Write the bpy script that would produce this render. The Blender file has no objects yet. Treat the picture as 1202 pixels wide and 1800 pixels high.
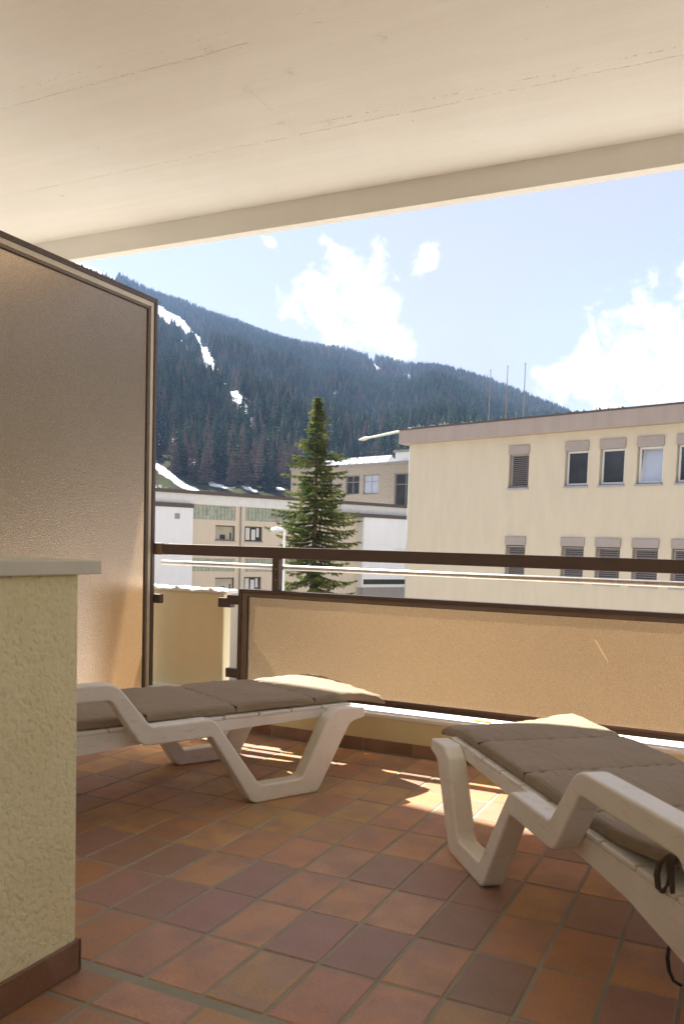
import bpy, math, random
import numpy as np
from mathutils import Vector, Matrix
R = math.radians
random.seed(7)
rng = np.random.default_rng(11)
sc = bpy.context.scene

# ------------------------------------------------------------------ camera
cam_d = bpy.data.cameras.new('camera')
cam = bpy.data.objects.new('camera', cam_d)
sc.collection.objects.link(cam)
CP = Vector((1.3210, -2.2023, 0.9788))
pitch, yaw, roll = -0.0681207, -0.446241, 0.0297527
cy, sy, cp_, sp, cr, sr = math.cos(yaw), math.sin(yaw), math.cos(pitch), math.sin(pitch), math.cos(roll), math.sin(roll)
fwd = Vector((sy*cp_, cy*cp_, sp)); rt = Vector((cy, -sy, 0)); up = rt.cross(fwd)
r2 = rt*cr + up*sr; u2 = up*cr - rt*sr
M = Matrix((r2, u2, -fwd)).transposed().to_4x4(); M.translation = CP
cam.matrix_world = M
cam_d.sensor_fit = 'AUTO'; cam_d.sensor_width = 36.0
cam_d.lens = 36*1481.42/1800
cam_d.shift_x = 0.0
cam_d.shift_y = (1061.82-900)/1800
cam_d.clip_start = 0.02; cam_d.clip_end = 20000
cam_d.dof.use_dof = True; cam_d.dof.focus_distance = 5.5; cam_d.dof.aperture_fstop = 6.3
sc.camera = cam

# ------------------------------------------------------------------ light
SUN = Vector((-0.85, 0.42, 1.0)).normalized()          # direction towards the sun
sun_el = math.asin(SUN.z); sun_az = math.atan2(SUN.x, SUN.y)
sd = bpy.data.lights.new('sun', 'SUN'); sd.energy = 5.0; sd.angle = R(0.55); sd.color = (1.0, 0.95, 0.87)
so = bpy.data.objects.new('sun', sd); sc.collection.objects.link(so)
so.rotation_euler = SUN.to_track_quat('Z', 'Y').to_euler()
so.location = (-20, 8, 30)
sc.view_settings.view_transform = 'Standard'; sc.view_settings.look = 'None'
sc.view_settings.gamma = 1.0; sc.view_settings.use_curve_mapping = False
sc.view_settings.exposure = 1.93
sc.render.engine = 'CYCLES'
sc.cycles.use_denoising = True
sc.cycles.max_bounces = 14; sc.cycles.diffuse_bounces = 8; sc.cycles.transmission_bounces = 8
sc.cycles.transparent_max_bounces = 12; sc.cycles.volume_bounces = 1
sc.cycles.sample_clamp_indirect = 12

def px_dir(x, y):
    d = fwd + r2*((x-601)/1481.42) - u2*((y-1061.82)/1481.42)
    return d.normalized()

# ------------------------------------------------------------------ world: sky with clouds
W = bpy.data.worlds.new('World'); sc.world = W; W.use_nodes = True
nt = W.node_tree; nt.nodes.clear()
def wn(t, **k):
    n = nt.nodes.new(t)
    for a, b in k.items(): setattr(n, a, b)
    return n
wout = wn('ShaderNodeOutputWorld'); wbg = wn('ShaderNodeBackground'); wsky = wn('ShaderNodeTexSky')
wsky.sky_type = 'NISHITA'; wsky.sun_disc = False; wsky.sun_elevation = sun_el; wsky.sun_rotation = sun_az
wsky.altitude = 1500; wsky.air_density = 0.9; wsky.dust_density = 0.4; wsky.ozone_density = 2.5
wbg.inputs['Strength'].default_value = 0.085
wtc = wn('ShaderNodeTexCoord')
def wmath(op, a, b=None, c=None, clamp=False):
    n = wn('ShaderNodeMath', operation=op, use_clamp=clamp)
    for i, v in enumerate((a, b, c)):
        if v is None: continue
        if isinstance(v, (int, float)): n.inputs[i].default_value = v
        else: nt.links.new(v, n.inputs[i])
    return n.outputs[0]
wnz = wn('ShaderNodeTexNoise'); wnz.inputs['Scale'].default_value = 34; wnz.inputs['Detail'].default_value = 10; wnz.inputs['Roughness'].default_value = 0.62; wnz.inputs['Distortion'].default_value = 0.4
nt.links.new(wtc.outputs['Generated'], wnz.inputs['Vector'])
wnz2 = wn('ShaderNodeTexNoise'); wnz2.inputs['Scale'].default_value = 9; wnz2.inputs['Detail'].default_value = 5
nt.links.new(wtc.outputs['Generated'], wnz2.inputs['Vector'])
wwp = wn('ShaderNodeTexNoise'); wwp.inputs['Scale'].default_value = 17; wwp.inputs['Detail'].default_value = 4; nt.links.new(wtc.outputs['Generated'], wwp.inputs['Vector'])
wws = wn('ShaderNodeVectorMath', operation='SUBTRACT'); nt.links.new(wwp.outputs['Color'], wws.inputs[0]); wws.inputs[1].default_value = (0.5, 0.5, 0.5)
wwm = wn('ShaderNodeVectorMath', operation='SCALE'); nt.links.new(wws.outputs[0], wwm.inputs[0]); wwm.inputs['Scale'].default_value = 0.085
wwa = wn('ShaderNodeVectorMath', operation='ADD'); nt.links.new(wtc.outputs['Generated'], wwa.inputs[0]); nt.links.new(wwm.outputs[0], wwa.inputs[1])
# cumulus lobes: where each one stands in the sky (direction) and its angular radius (about pixels / 1481)
LOBES = [(648,452,34),(612,480,52),(575,520,55),(640,525,62),(590,555,42),(665,545,45),(610,598,28),(650,585,38),(700,610,34),(725,615,18),
         (755,452,34),(738,448,20),(540,430,22),(578,436,20),(485,428,20),
         (1185,600,95),(1120,630,85),(1060,655,70),(1000,680,52),(960,680,32),(1180,690,80),(1110,700,70),(1050,600,30),(1260,560,110),(1350,600,120)]
dens = None
for (x, y, r) in LOBES:
    d = px_dir(x, y)
    dd = wn('ShaderNodeVectorMath', operation='DISTANCE')
    nt.links.new(wwa.outputs[0], dd.inputs[0]); dd.inputs[1].default_value = d
    f = wmath('SUBTRACT', 1.0, wmath('DIVIDE', dd.outputs['Value'], r/1481.42*1.12))
    dens = f if dens is None else wmath('SMOOTH_MAX', dens, f, 0.12)
# the same kind of cumulus continues outside the view
off = wn('ShaderNodeVectorMath', operation='DISTANCE'); nt.links.new(wtc.outputs['Generated'], off.inputs[0]); off.inputs[1].default_value = px_dir(650, 450)
wide = wmath('MULTIPLY', wmath('SUBTRACT', off.outputs['Value'], 0.62, clamp=True), 3.0, clamp=True)
gen = wmath('SUBTRACT', wmath('MULTIPLY', wmath('SUBTRACT', wnz2.outputs['Fac'], 0.56), 7.0), wmath('MULTIPLY', wmath('SUBTRACT', 1.0, wide), 3.0))
dens = wmath('SMOOTH_MAX', dens, gen, 0.1)
nz = wmath('MULTIPLY', wmath('SUBTRACT', wnz.outputs['Fac'], 0.5), 2.0)
dens = wmath('ADD', dens, nz)
mr = wn('ShaderNodeMapRange', interpolation_type='SMOOTHSTEP'); nt.links.new(dens, mr.inputs['Value'])
mr.inputs['From Min'].default_value = 0.0; mr.inputs['From Max'].default_value = 0.70
# thin high veil that pales the blue
veil = wn('ShaderNodeTexNoise'); veil.inputs['Scale'].default_value = 3.0; veil.inputs['Detail'].default_value = 6; nt.links.new(wtc.outputs['Generated'], veil.inputs['Vector'])
vr = wn('ShaderNodeMapRange'); nt.links.new(veil.outputs['Fac'], vr.inputs['Value']); vr.inputs['From Min'].default_value = 0.3; vr.inputs['From Max'].default_value = 0.7
vr.inputs['To Min'].default_value = 0.60; vr.inputs['To Max'].default_value = 0.85
mixv = wn('ShaderNodeMix', data_type='RGBA'); nt.links.new(vr.outputs[0], mixv.inputs[0]); nt.links.new(wsky.outputs[0], mixv.inputs[6]); mixv.inputs[7].default_value = (2.2, 1.98, 2.15, 1)
mixc = wn('ShaderNodeMix', data_type='RGBA'); nt.links.new(mr.outputs[0], mixc.inputs[0]); nt.links.new(mixv.outputs[2], mixc.inputs[6]); csh = wn('ShaderNodeMapRange'); nt.links.new(wnz.outputs['Fac'], csh.inputs['Value']); csh.inputs['From Min'].default_value = 0.35; csh.inputs['From Max'].default_value = 0.62
csh.inputs['To Min'].default_value = 0.0; csh.inputs['To Max'].default_value = 1.0
ccol = wn('ShaderNodeMix', data_type='RGBA'); nt.links.new(csh.outputs[0], ccol.inputs[0]); ccol.inputs[6].default_value = (2.9, 2.95, 3.1, 1); ccol.inputs[7].default_value = (4.8, 4.7, 4.6, 1)
nt.links.new(ccol.outputs[2], mixc.inputs[7])
nt.links.new(mixc.outputs[2], wbg.inputs['Color']); nt.links.new(wbg.outputs[0], wout.inputs['Surface'])

# ------------------------------------------------------------------ material helpers
def mat(name):
    m = bpy.data.materials.new(name); m.use_nodes = True
    t = m.node_tree; t.nodes.clear()
    o = t.nodes.new('ShaderNodeOutputMaterial')
    return m, t, o
def nd(t, typ, **k):
    n = t.nodes.new(typ)
    for a, b in k.items(): setattr(n, a, b)
    return n
def noise(t, scale, detail=4, rough=0.55, vec=None, stretch=None, coord='Object', dist=0.0):
    tc = nd(t, 'ShaderNodeTexCoord'); n = nd(t, 'ShaderNodeTexNoise')
    n.inputs['Scale'].default_value = scale; n.inputs['Detail'].default_value = detail; n.inputs['Roughness'].default_value = rough
    n.inputs['Distortion'].default_value = dist
    if stretch:
        mp = nd(t, 'ShaderNodeMapping'); mp.inputs['Scale'].default_value = stretch
        t.links.new(tc.outputs[coord], mp.inputs[0]); t.links.new(mp.outputs[0], n.inputs['Vector'])
    else: t.links.new(tc.outputs[coord], n.inputs['Vector'])
    return n.outputs['Fac']
def ramp(t, fac, stops, interp='LINEAR'):
    r = nd(t, 'ShaderNodeValToRGB'); r.color_ramp.interpolation = interp
    while len(r.color_ramp.elements) < len(stops): r.color_ramp.elements.new(0.5)
    for e, (p, c) in zip(r.color_ramp.elements, stops):
        e.position = p; e.color = (*c, 1) if len(c) == 3 else c
    t.links.new(fac, r.inputs[0]); return r.outputs[0]
def mixcol(t, fac, a, b, blend='MIX'):
    n = nd(t, 'ShaderNodeMix', data_type='RGBA', blend_type=blend)
    for s, v in ((0, fac), (6, a), (7, b)):
        if isinstance(v, (int, float)): n.inputs[s].default_value = v
        elif isinstance(v, tuple): n.inputs[s].default_value = (*v, 1)
        else: t.links.new(v, n.inputs[s])
    return n.outputs[2]
def bump(t, h, dist, strength=1.0, prev=None):
    b = nd(t, 'ShaderNodeBump'); b.inputs['Distance'].default_value = dist; b.inputs['Strength'].default_value = strength
    t.links.new(h, b.inputs['Height'])
    if prev is not None: t.links.new(prev, b.inputs['Normal'])
    return b.outputs[0]
def princ(t, o, col, rough=0.6, metal=0.0, normal=None, spec=0.5, sheen=0.0):
    p = nd(t, 'ShaderNodeBsdfPrincipled')
    if isinstance(col, tuple): p.inputs['Base Color'].default_value = (*col, 1)
    else: t.links.new(col, p.inputs['Base Color'])
    if isinstance(rough, (int, float)): p.inputs['Roughness'].default_value = rough
    else: t.links.new(rough, p.inputs['Roughness'])
    p.inputs['Metallic'].default_value = metal; p.inputs['Specular IOR Level'].default_value = spec
    if sheen: p.inputs['Sheen Weight'].default_value = sheen
    if normal is not None: t.links.new(normal, p.inputs['Normal'])
    t.links.new(p.outputs[0], o.inputs['Surface']); return p
def simple(name, col, rough=0.6, metal=0.0, var=0.12, scale=6.0, bd=0.0, bs=60.0, spec=0.5, stretch=None):
    m, t, o = mat(name)
    n = noise(t, scale, 5, 0.6, stretch=stretch)
    dark = tuple(c*(1-var) for c in col); lite = tuple(min(1, c*(1+var)) for c in col)
    c = ramp(t, n, [(0.3, dark), (0.7, lite)])
    nm = bump(t, noise(t, bs, 4), bd) if bd else None
    princ(t, o, c, rough, metal, nm, spec); return m

# plaster of the low wall: yellow roughcast with worm-shaped lumps
def m_roughcast():
    m, t, o = mat('yellow_roughcast')
    n1 = noise(t, 70, 3, 0.5, dist=0.5); n2 = noise(t, 150, 4, 0.6); n3 = noise(t, 5, 4, 0.6)
    h = nd(t, 'ShaderNodeMath', operation='MULTIPLY_ADD'); t.links.new(ramp(t, n1, [(0.3, (0,0,0)), (0.55, (.8,.8,.8)), (0.75, (1,1,1))]), h.inputs[0]); h.inputs[1].default_value = 1.0
    s = nd(t, 'ShaderNodeMath', operation='MULTIPLY'); t.links.new(n2, s.inputs[0]); s.inputs[1].default_value = 0.35
    t.links.new(s.outputs[0], h.inputs[2])
    c = mixcol(t, ramp(t, n3, [(0.35, (0,0,0)), (0.7, (1,1,1))]), (0.76, 0.675, 0.38), (0.82, 0.745, 0.45))
    c = mixcol(t, ramp(t, n1, [(0.28, (0.5,0.5,0.5)), (0.42, (0,0,0))]), c, (0.58, 0.50, 0.26))
    princ(t, o, c, 0.85, normal=bump(t, h.outputs[0], 0.0040, 0.7), spec=0.2); return m
M_ROUGH = m_roughcast()
def m_paint(name, a, b, bd=0.0006, streak=False, dirt=None):
    m, t, o = mat(name)
    n3 = noise(t, 3, 6, 0.62, stretch=(1, 1, 0.25) if streak else None); n4 = noise(t, 90, 4)
    c = mixcol(t, ramp(t, n3, [(0.35, (0,0,0)), (0.68, (1,1,1))]), a, b)
    if dirt:
        n5 = noise(t, 22, 7, 0.7)
        c = mixcol(t, ramp(t, n5, [(0.60, (0,0,0)), (0.72, (0.8,0.8,0.8))]), c, dirt)
    princ(t, o, c, 0.8, normal=bump(t, n4, bd), spec=0.25); return m
M_CEIL = None
def m_ceiling():
    m, t, o = mat('ceiling_paint')
    g = noise(t, 9, 6, 0.6, stretch=(0.12, 1.6, 1)); f = noise(t, 1.4, 5, 0.6); fine = noise(t, 160, 3)
    c = mixcol(t, ramp(t, f, [(0.35, (0,0,0)), (0.7, (1,1,1))]), (0.735, 0.715, 0.66), (0.79, 0.775, 0.73))
    c = mixcol(t, ramp(t, g, [(0.35, (0.25,0.25,0.25)), (0.6, (0,0,0))]), c, (0.68, 0.63, 0.54))
    sp_ = noise(t, 30, 2, 0.4)
    c = mixcol(t, ramp(t, sp_, [(0.77, (0,0,0)), (0.80, (0.5,0.5,0.5))]), c, (0.52, 0.47, 0.40))
    nm = bump(t, g, 0.0016); nm = bump(t, fine, 0.0008, prev=nm)
    princ(t, o, c, 0.75, normal=nm, spec=0.25); return m
M_CEIL = m_ceiling()
M_YPAINT = m_paint('yellow_wall_paint', (0.68, 0.60, 0.33), (0.74, 0.66, 0.39), 0.0012, True)
M_PILLAR = m_paint('pale_yellow_concrete_paint', (0.72, 0.63, 0.38), (0.78, 0.69, 0.44), 0.001, True, dirt=None)
M_LEDGE = m_paint('white_ledge_paint', (0.74, 0.73, 0.70), (0.82, 0.81, 0.79), 0.001, False, dirt=(0.45, 0.44, 0.42))
M_COPING = m_paint('stone_coping', (0.60, 0.57, 0.46), (0.68, 0.64, 0.52), 0.0008)
M_GROUT = m_paint('cement_grout', (0.27, 0.26, 0.195), (0.36, 0.345, 0.27), 0.001)
def m_tile():
    m, t, o = mat('clinker_tile')
    oi = nd(t, 'ShaderNodeObjectInfo')
    n1 = noise(t, 9, 6, 0.65); n2 = noise(t, 140, 5, 0.7); n3 = noise(t, 420, 2, 0.5)
    # each tile gets its own patch of the firing pattern
    tc = nd(t, 'ShaderNodeTexCoord'); add = nd(t, 'ShaderNodeVectorMath', operation='ADD'); t.links.new(tc.outputs['Object'], add.inputs[0])
    cmb = nd(t, 'ShaderNodeCombineXYZ'); mm = nd(t, 'ShaderNodeMath', operation='MULTIPLY'); mm.inputs[1].default_value = 40; t.links.new(oi.outputs['Random'], mm.inputs[0])
    t.links.new(mm.outputs[0], cmb.inputs[0]); t.links.new(mm.outputs[0], cmb.inputs[1]); t.links.new(cmb.outputs[0], add.inputs[1])
    nf = nd(t, 'ShaderNodeTexNoise'); nf.inputs['Scale'].default_value = 7; nf.inputs['Detail'].default_value = 5; t.links.new(add.outputs[0], nf.inputs['Vector'])
    c = mixcol(t, ramp(t, nf.outputs['Fac'], [(0.42, (0,0,0)), (0.66, (0.75,0.75,0.75))]), oi.outputs['Color'], (0.31, 0.188, 0.135))
    stn = noise(t, 6, 8, 0.75); c = mixcol(t, ramp(t, stn, [(0.60, (0,0,0)), (0.70, (0.5,0.5,0.5))]), c, (0.17, 0.112, 0.085))
    c = mixcol(t, 0.35, c, mixcol(t, 1.0, c, ramp(t, n2, [(0.3, (0.55,0.55,0.55)), (0.7, (1.5,1.5,1.5))]), 'MULTIPLY'))
    c = mixcol(t, ramp(t, n3, [(0.66, (0,0,0)), (0.72, (0.35,0.35,0.35))]), c, (0.36, 0.25, 0.17))
    r = ramp(t, n1, [(0.3, (0.36,0.36,0.36)), (0.7, (0.56,0.56,0.56))])
    nm = bump(t, n2, 0.0006); nm = bump(t, nf.outputs['Fac'], 0.0025, prev=nm)
    princ(t, o, c, r, normal=nm, spec=0.45); return m
M_TILE = m_tile()
M_BROWN = simple('brown_enamel', (0.085, 0.055, 0.042), 0.42, 0.0, 0.10, 14, 0.0002, 200)
M_BROWN_L = simple('brown_anodised_profile', (0.20, 0.145, 0.105), 0.38, 0.35, 0.08, 12, 0.0001, 200)
M_CREAM = simple('cream_profile', (0.55, 0.49, 0.38), 0.4, 0.2, 0.06, 12)
M_GASKET = simple('black_rubber', (0.012, 0.011, 0.010), 0.6)
M_TUBE = simple('galvanised_tube', (0.62, 0.58, 0.52), 0.32, 0.75, 0.12, 30, 0.0003, 120)
M_STEEL = simple('steel_screw', (0.45, 0.43, 0.40), 0.35, 0.9)
def m_obscure(name, tint, transl, seed=0.0):
    """amber obscure glass: scatters what is behind it, carries a fine hammered grain"""
    m, t, o = mat(name)
    tc = nd(t, 'ShaderNodeTexCoord'); vo = nd(t, 'ShaderNodeTexVoronoi'); vo.inputs['Scale'].default_value = 210
    t.links.new(tc.outputs['Object'], vo.inputs['Vector'])
    n2 = noise(t, 330, 3, 0.6)
    nm = bump(t, vo.outputs['Distance'], 0.0022, 0.9); nm = bump(t, n2, 0.0012, prev=nm)
    big = noise(t, 2.2, 5, 0.6)
    col = mixcol(t, ramp(t, big, [(0.35, (0,0,0)), (0.7, (1,1,1))]), tuple(c*0.93 for c in tint), tint)
    spk = noise(t, 420, 2, 0.5); col = mixcol(t, 1.0, col, ramp(t, spk, [(0.34, (0.74,0.74,0.74)), (0.5, (1,1,1)), (0.66, (1.30,1.28,1.24))]), 'MULTIPLY')  # grain sparkle painted into the tint as light and dark speckle
    rf = nd(t, 'ShaderNodeBsdfRefraction'); rf.inputs['Roughness'].default_value = 0.42; rf.inputs['IOR'].default_value = 1.24
    t.links.new(col, rf.inputs['Color']); t.links.new(nm, rf.inputs['Normal'])
    tl = nd(t, 'ShaderNodeBsdfTranslucent'); tl.inputs['Color'].default_value = (*transl, 1); t.links.new(nm, tl.inputs['Normal'])
    df = nd(t, 'ShaderNodeBsdfDiffuse'); df.inputs['Color'].default_value = (transl[0]*0.8, transl[1]*0.7, transl[2]*0.6, 1); t.links.new(nm, df.inputs['Normal'])
    gl = nd(t, 'ShaderNodeBsdfGlossy'); gl.inputs['Roughness'].default_value = 0.32; t.links.new(nm, gl.inputs['Normal']); gl.inputs['Color'].default_value = (1, .95, .9, 1)
    m1 = nd(t, 'ShaderNodeMixShader'); m1.inputs[0].default_value = 0.15; t.links.new(rf.outputs[0], m1.inputs[1]); t.links.new(tl.outputs[0], m1.inputs[2])
    m2 = nd(t, 'ShaderNodeMixShader'); m2.inputs[0].default_value = 0.06; t.links.new(m1.outputs[0], m2.inputs[1]); t.links.new(df.outputs[0], m2.inputs[2])
    fr = nd(t, 'ShaderNodeFresnel'); fr.inputs['IOR'].default_value = 1.45
    m3 = nd(t, 'ShaderNodeMixShader'); t.links.new(fr.outputs[0], m3.inputs[0]); t.links.new(m2.outputs[0], m3.inputs[1]); t.links.new(gl.outputs[0], m3.inputs[2])
    t.links.new(m3.outputs[0], o.inputs['Surface']); return m
M_OBS_DIM = m_obscure('amber_obscure_glass_dim', (0.73, 0.575, 0.46), (0.44, 0.295, 0.17))  # same glass as the railing; its shaded look is painted into the tint
M_OBS = m_obscure('amber_obscure_glass', (0.80, 0.60, 0.41), (0.42, 0.275, 0.145))
def m_clear(name):
    m, t, o = mat(name); tr = nd(t, 'ShaderNodeBsdfTransparent'); tr.inputs['Color'].default_value = (0.97, 0.96, 0.94, 1)
    t.links.new(tr.outputs[0], o.inputs['Surface']); return m
M_CLEAR = m_clear('glass_rear_face')
def m_plastic():
    m, t, o = mat('white_resin')
    n = noise(t, 5, 6, 0.65); n2 = noise(t, 60, 5, 0.7); s = noise(t, 14, 6, 0.7, stretch=(1, 1, 4))
    c = mixcol(t, ramp(t, n, [(0.35, (0,0,0)), (0.7, (1,1,1))]), (0.74, 0.705, 0.61), (0.82, 0.79, 0.71))
    c = mixcol(t, ramp(t, s, [(0.56, (0,0,0)), (0.74, (0.6,0.6,0.6))]), c, (0.47, 0.40, 0.29))
    p = princ(t, o, c, ramp(t, n2, [(0.3, (0.28,0.28,0.28)), (0.7, (0.48,0.48,0.48))]), normal=bump(t, n2, 0.0003), spec=0.5); return m
M_PLAS = m_plastic()
def m_fabric():
    m, t, o = mat('taupe_canvas')
    tc = nd(t, 'ShaderNodeTexCoord')
    w1 = nd(t, 'ShaderNodeTexWave', wave_type='BANDS', bands_direction='X'); w1.inputs['Scale'].default_value = 260
    w2 = nd(t, 'ShaderNodeTexWave', wave_type='BANDS', bands_direction='Y'); w2.inputs['Scale'].default_value = 260
    t.links.new(tc.outputs['Object'], w1.inputs['Vector']); t.links.new(tc.outputs['Object'], w2.inputs['Vector'])
    wv = mixcol(t, 0.5, w1.outputs['Color'], w2.outputs['Color'])
    n = noise(t, 4, 5, 0.6)
    wr = noise(t, 16, 3, 0.5, stretch=(0.35, 1.5, 1), dist=0.8)
    c = mixcol(t, ramp(t, n, [(0.35, (0,0,0)), (0.7, (1,1,1))]), (0.285, 0.222, 0.150), (0.325, 0.255, 0.178))
    nm = bump(t, wv, 0.0003, 0.5); nm = bump(t, ramp(t, wr, [(0.40, (0,0,0)), (0.52, (1,1,1)), (0.60, (0.55,0.55,0.55))]), 0.004, 0.6, prev=nm)
    princ(t, o, c, 0.78, normal=nm, spec=0.3, sheen=0.04); return m
M_FAB = m_fabric()
M_SEAM = simple('dark_taupe_piping', (0.10, 0.074, 0.05), 0.9, 0, 0.1, 20, 0.0008, 300, 0.2)

# ------------------------------------------------------------------ object helpers
COL = sc.collection
def link(name, verts, faces, material, parent=None, smooth=False, mats=None, fm=None, loc=None):
    me = bpy.data.meshes.new(name); me.from_pydata([tuple(v) for v in verts], [], [tuple(f) for f in faces])
    for m_ in (mats or [material]): me.materials.append(m_)
    if fm is not None:
        for p, k in zip(me.polygons, fm): p.material_index = k
    if smooth:
        for p in me.polygons: p.use_smooth = True
    me.update()
    o = bpy.data.objects.new(name, me); COL.objects.link(o)
    if parent is not None: o.parent = parent
    if loc is not None: o.location = loc
    return o
class MB:
    def __init__(s): s.v = []; s.f = []
    def add(s, v, f):
        b = len(s.v); s.v += [tuple(x) for x in v]; s.f += [tuple(b+i for i in q) for q in f]; return s
    def box(s, a, b):
        x0, y0, z0 = a; x1, y1, z1 = b
        return s.add([(x0,y0,z0),(x1,y0,z0),(x1,y1,z0),(x0,y1,z0),(x0,y0,z1),(x1,y0,z1),(x1,y1,z1),(x0,y1,z1)],
                     [(0,3,2,1),(4,5,6,7),(0,1,5,4),(1,2,6,5),(2,3,7,6),(3,0,4,7)])
    def tube(s, pts, r, n=10, cap=True, flat=1.0):
        pts = [Vector(p) for p in pts]; m_ = len(pts); ref = Vector((0, 0, 1)); vs = []; fs = []
        rr = r if isinstance(r, (list, tuple)) else [r]*m_
        for i, p in enumerate(pts):
            d = (pts[min(i+1, m_-1)] - pts[max(i-1, 0)]).normalized()
            a = d.cross(ref); a = a.normalized() if a.length > 1e-4 else d.cross(Vector((1, 0, 0))).normalized()
            b = a.cross(d)
            for k in range(n):
                q = 2*math.pi*k/n; vs.append(p + a*(rr[i]*math.cos(q)) + b*(rr[i]*flat*math.sin(q)))
        for i in range(m_-1):
            for k in range(n):
                k2 = (k+1) % n; fs.append((i*n+k, i*n+k2, (i+1)*n+k2, (i+1)*n+k))
        if cap: fs.append(tuple(range(n))[::-1]); fs.append(tuple((m_-1)*n+k for k in range(n)))
        return s.add(vs, fs)
    def cone(s, x, y, z0, z1, r0, r1, n=6):
        return s.tube([(x, y, z0), (x, y, z1)], [r0, r1], n)
    def prism(s, poly, fn, w0, w1):
        n = len(poly); vs = [fn(a, b, w0) for a, b in poly] + [fn(a, b, w1) for a, b in poly]
        return s.add(vs, [tuple(range(n)), tuple(range(2*n-1, n-1, -1))] + [(i, i+n, (i+1) % n + n, (i+1) % n) for i in range(n)])
    def build(s, name, material, parent=None, smooth=False, bevel=0.0, seg=2, loc=None):
        o = link(name, s.v, s.f, material, parent, smooth, loc=loc)
        if bevel:
            b = o.modifiers.new('bevel', 'BEVEL'); b.width = bevel; b.segments = seg; b.limit_method = 'ANGLE'; b.angle_limit = R(30)
        return o
def tag(o, label=None, cat=None, group=None, kind=None):
    if label: o['label'] = label
    if cat: o['category'] = cat
    if group: o['group'] = group
    if kind: o['kind'] = kind
    return o
def empty(name, loc=(0, 0, 0), rz=0.0, label=None, cat=None, group=None, kind=None):
    o = bpy.data.objects.new(name, None); COL.objects.link(o); o.location = loc; o.rotation_euler = (0, 0, rz); o.empty_display_size = 0.1
    return tag(o, label, cat, group, kind)
def share(o, name, parent=None, loc=None, rot=None, scale=None, color=None):
    c = o.copy(); c.name = name; COL.objects.link(c)
    if parent is not None: c.parent = parent
    if loc is not None: c.location = loc
    if rot is not None: c.rotation_euler = rot
    if scale is not None: c.scale = scale
    if color is not None: c.color = color
    return c
def obox(name, a, b, m, parent=None, bevel=0.0, seg=2):
    return MB().box(a, b).build(name, m, parent, bevel=bevel, seg=seg)
def vnoise(x, y, seed=0):
    xi = np.floor(x).astype(np.int64); yi = np.floor(y).astype(np.int64); xf = x-xi; yf = y-yi
    def h(a, b):
        n = (a*374761393 + b*668265263 + seed*974711) & 0xffffffff
        n = ((n ^ (n >> 13))*1274126177) & 0xffffffff
        return ((n ^ (n >> 16)) & 0xffff)/65535.0
    u = xf*xf*(3-2*xf); v = yf*yf*(3-2*yf)
    return (h(xi, yi)*(1-u)+h(xi+1, yi)*u)*(1-v) + (h(xi, yi+1)*(1-u)+h(xi+1, yi+1)*u)*v
def fbm(x, y, o=4, seed=0):
    s = 0; a = 0.5
    for k in range(o): s = s + a*vnoise(x*2**k, y*2**k, seed+k); a *= 0.5
    return s/(1-0.5**o)

# ================================================================== SETTING: terrain
GZ = -7.0
CX, CY, CZ = CP
# skyline: azimuth (deg, 0 = +Y, towards +X positive) -> elevation (deg)
PROF = [(-180, 6), (-120, 7), (-90, 12), (-70, 17), (-55, 18.6), (-47.5, 17.9), (-42.38, 16.79), (-40.45, 16.1), (-38.48, 15.45), (-33.69, 14.1), (-29.54, 13.05), (-26.11, 12.6), (-22.29, 11.85),
        (-20.02, 11.6), (-16.24, 10.75), (-11.59, 8.85), (-8.87, 7.5), (-3, 5.5), (10, 4.5), (40, 6.5), (90, 9), (180, 6)]
PA = np.array([p[0] for p in PROF], float); PE = np.array([p[1] for p in PROF], float)
R0, R1 = 330.0, 2200.0
def terrain(az, r):
    E = np.interp(az, PA, PE)
    H = np.tan(np.radians(E))*R1
    t = np.clip((r-R0)/(R1-R0), 0, 1.3)
    g = np.where(t < 1, t**1.02, 1-0.6*(t-1))
    x = CX + r*np.sin(np.radians(az)); y = CY + r*np.cos(np.radians(az))
    n = (fbm(x/190.0, y/190.0, 4, 3)-0.5)*60*np.clip(t*5, 0, 1)*np.clip(1.15-t, 0.12, 1)
    gully = (fbm(az/3.1 + 40, r/2600.0, 3, 9)-0.5)*90*np.clip(t*3, 0, 1)*np.clip(1.1-t, 0.0, 1)
    base = GZ + np.clip((r-120)/210, 0, 1)*9.0
    return x, y, base + H*g + n + gully
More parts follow.
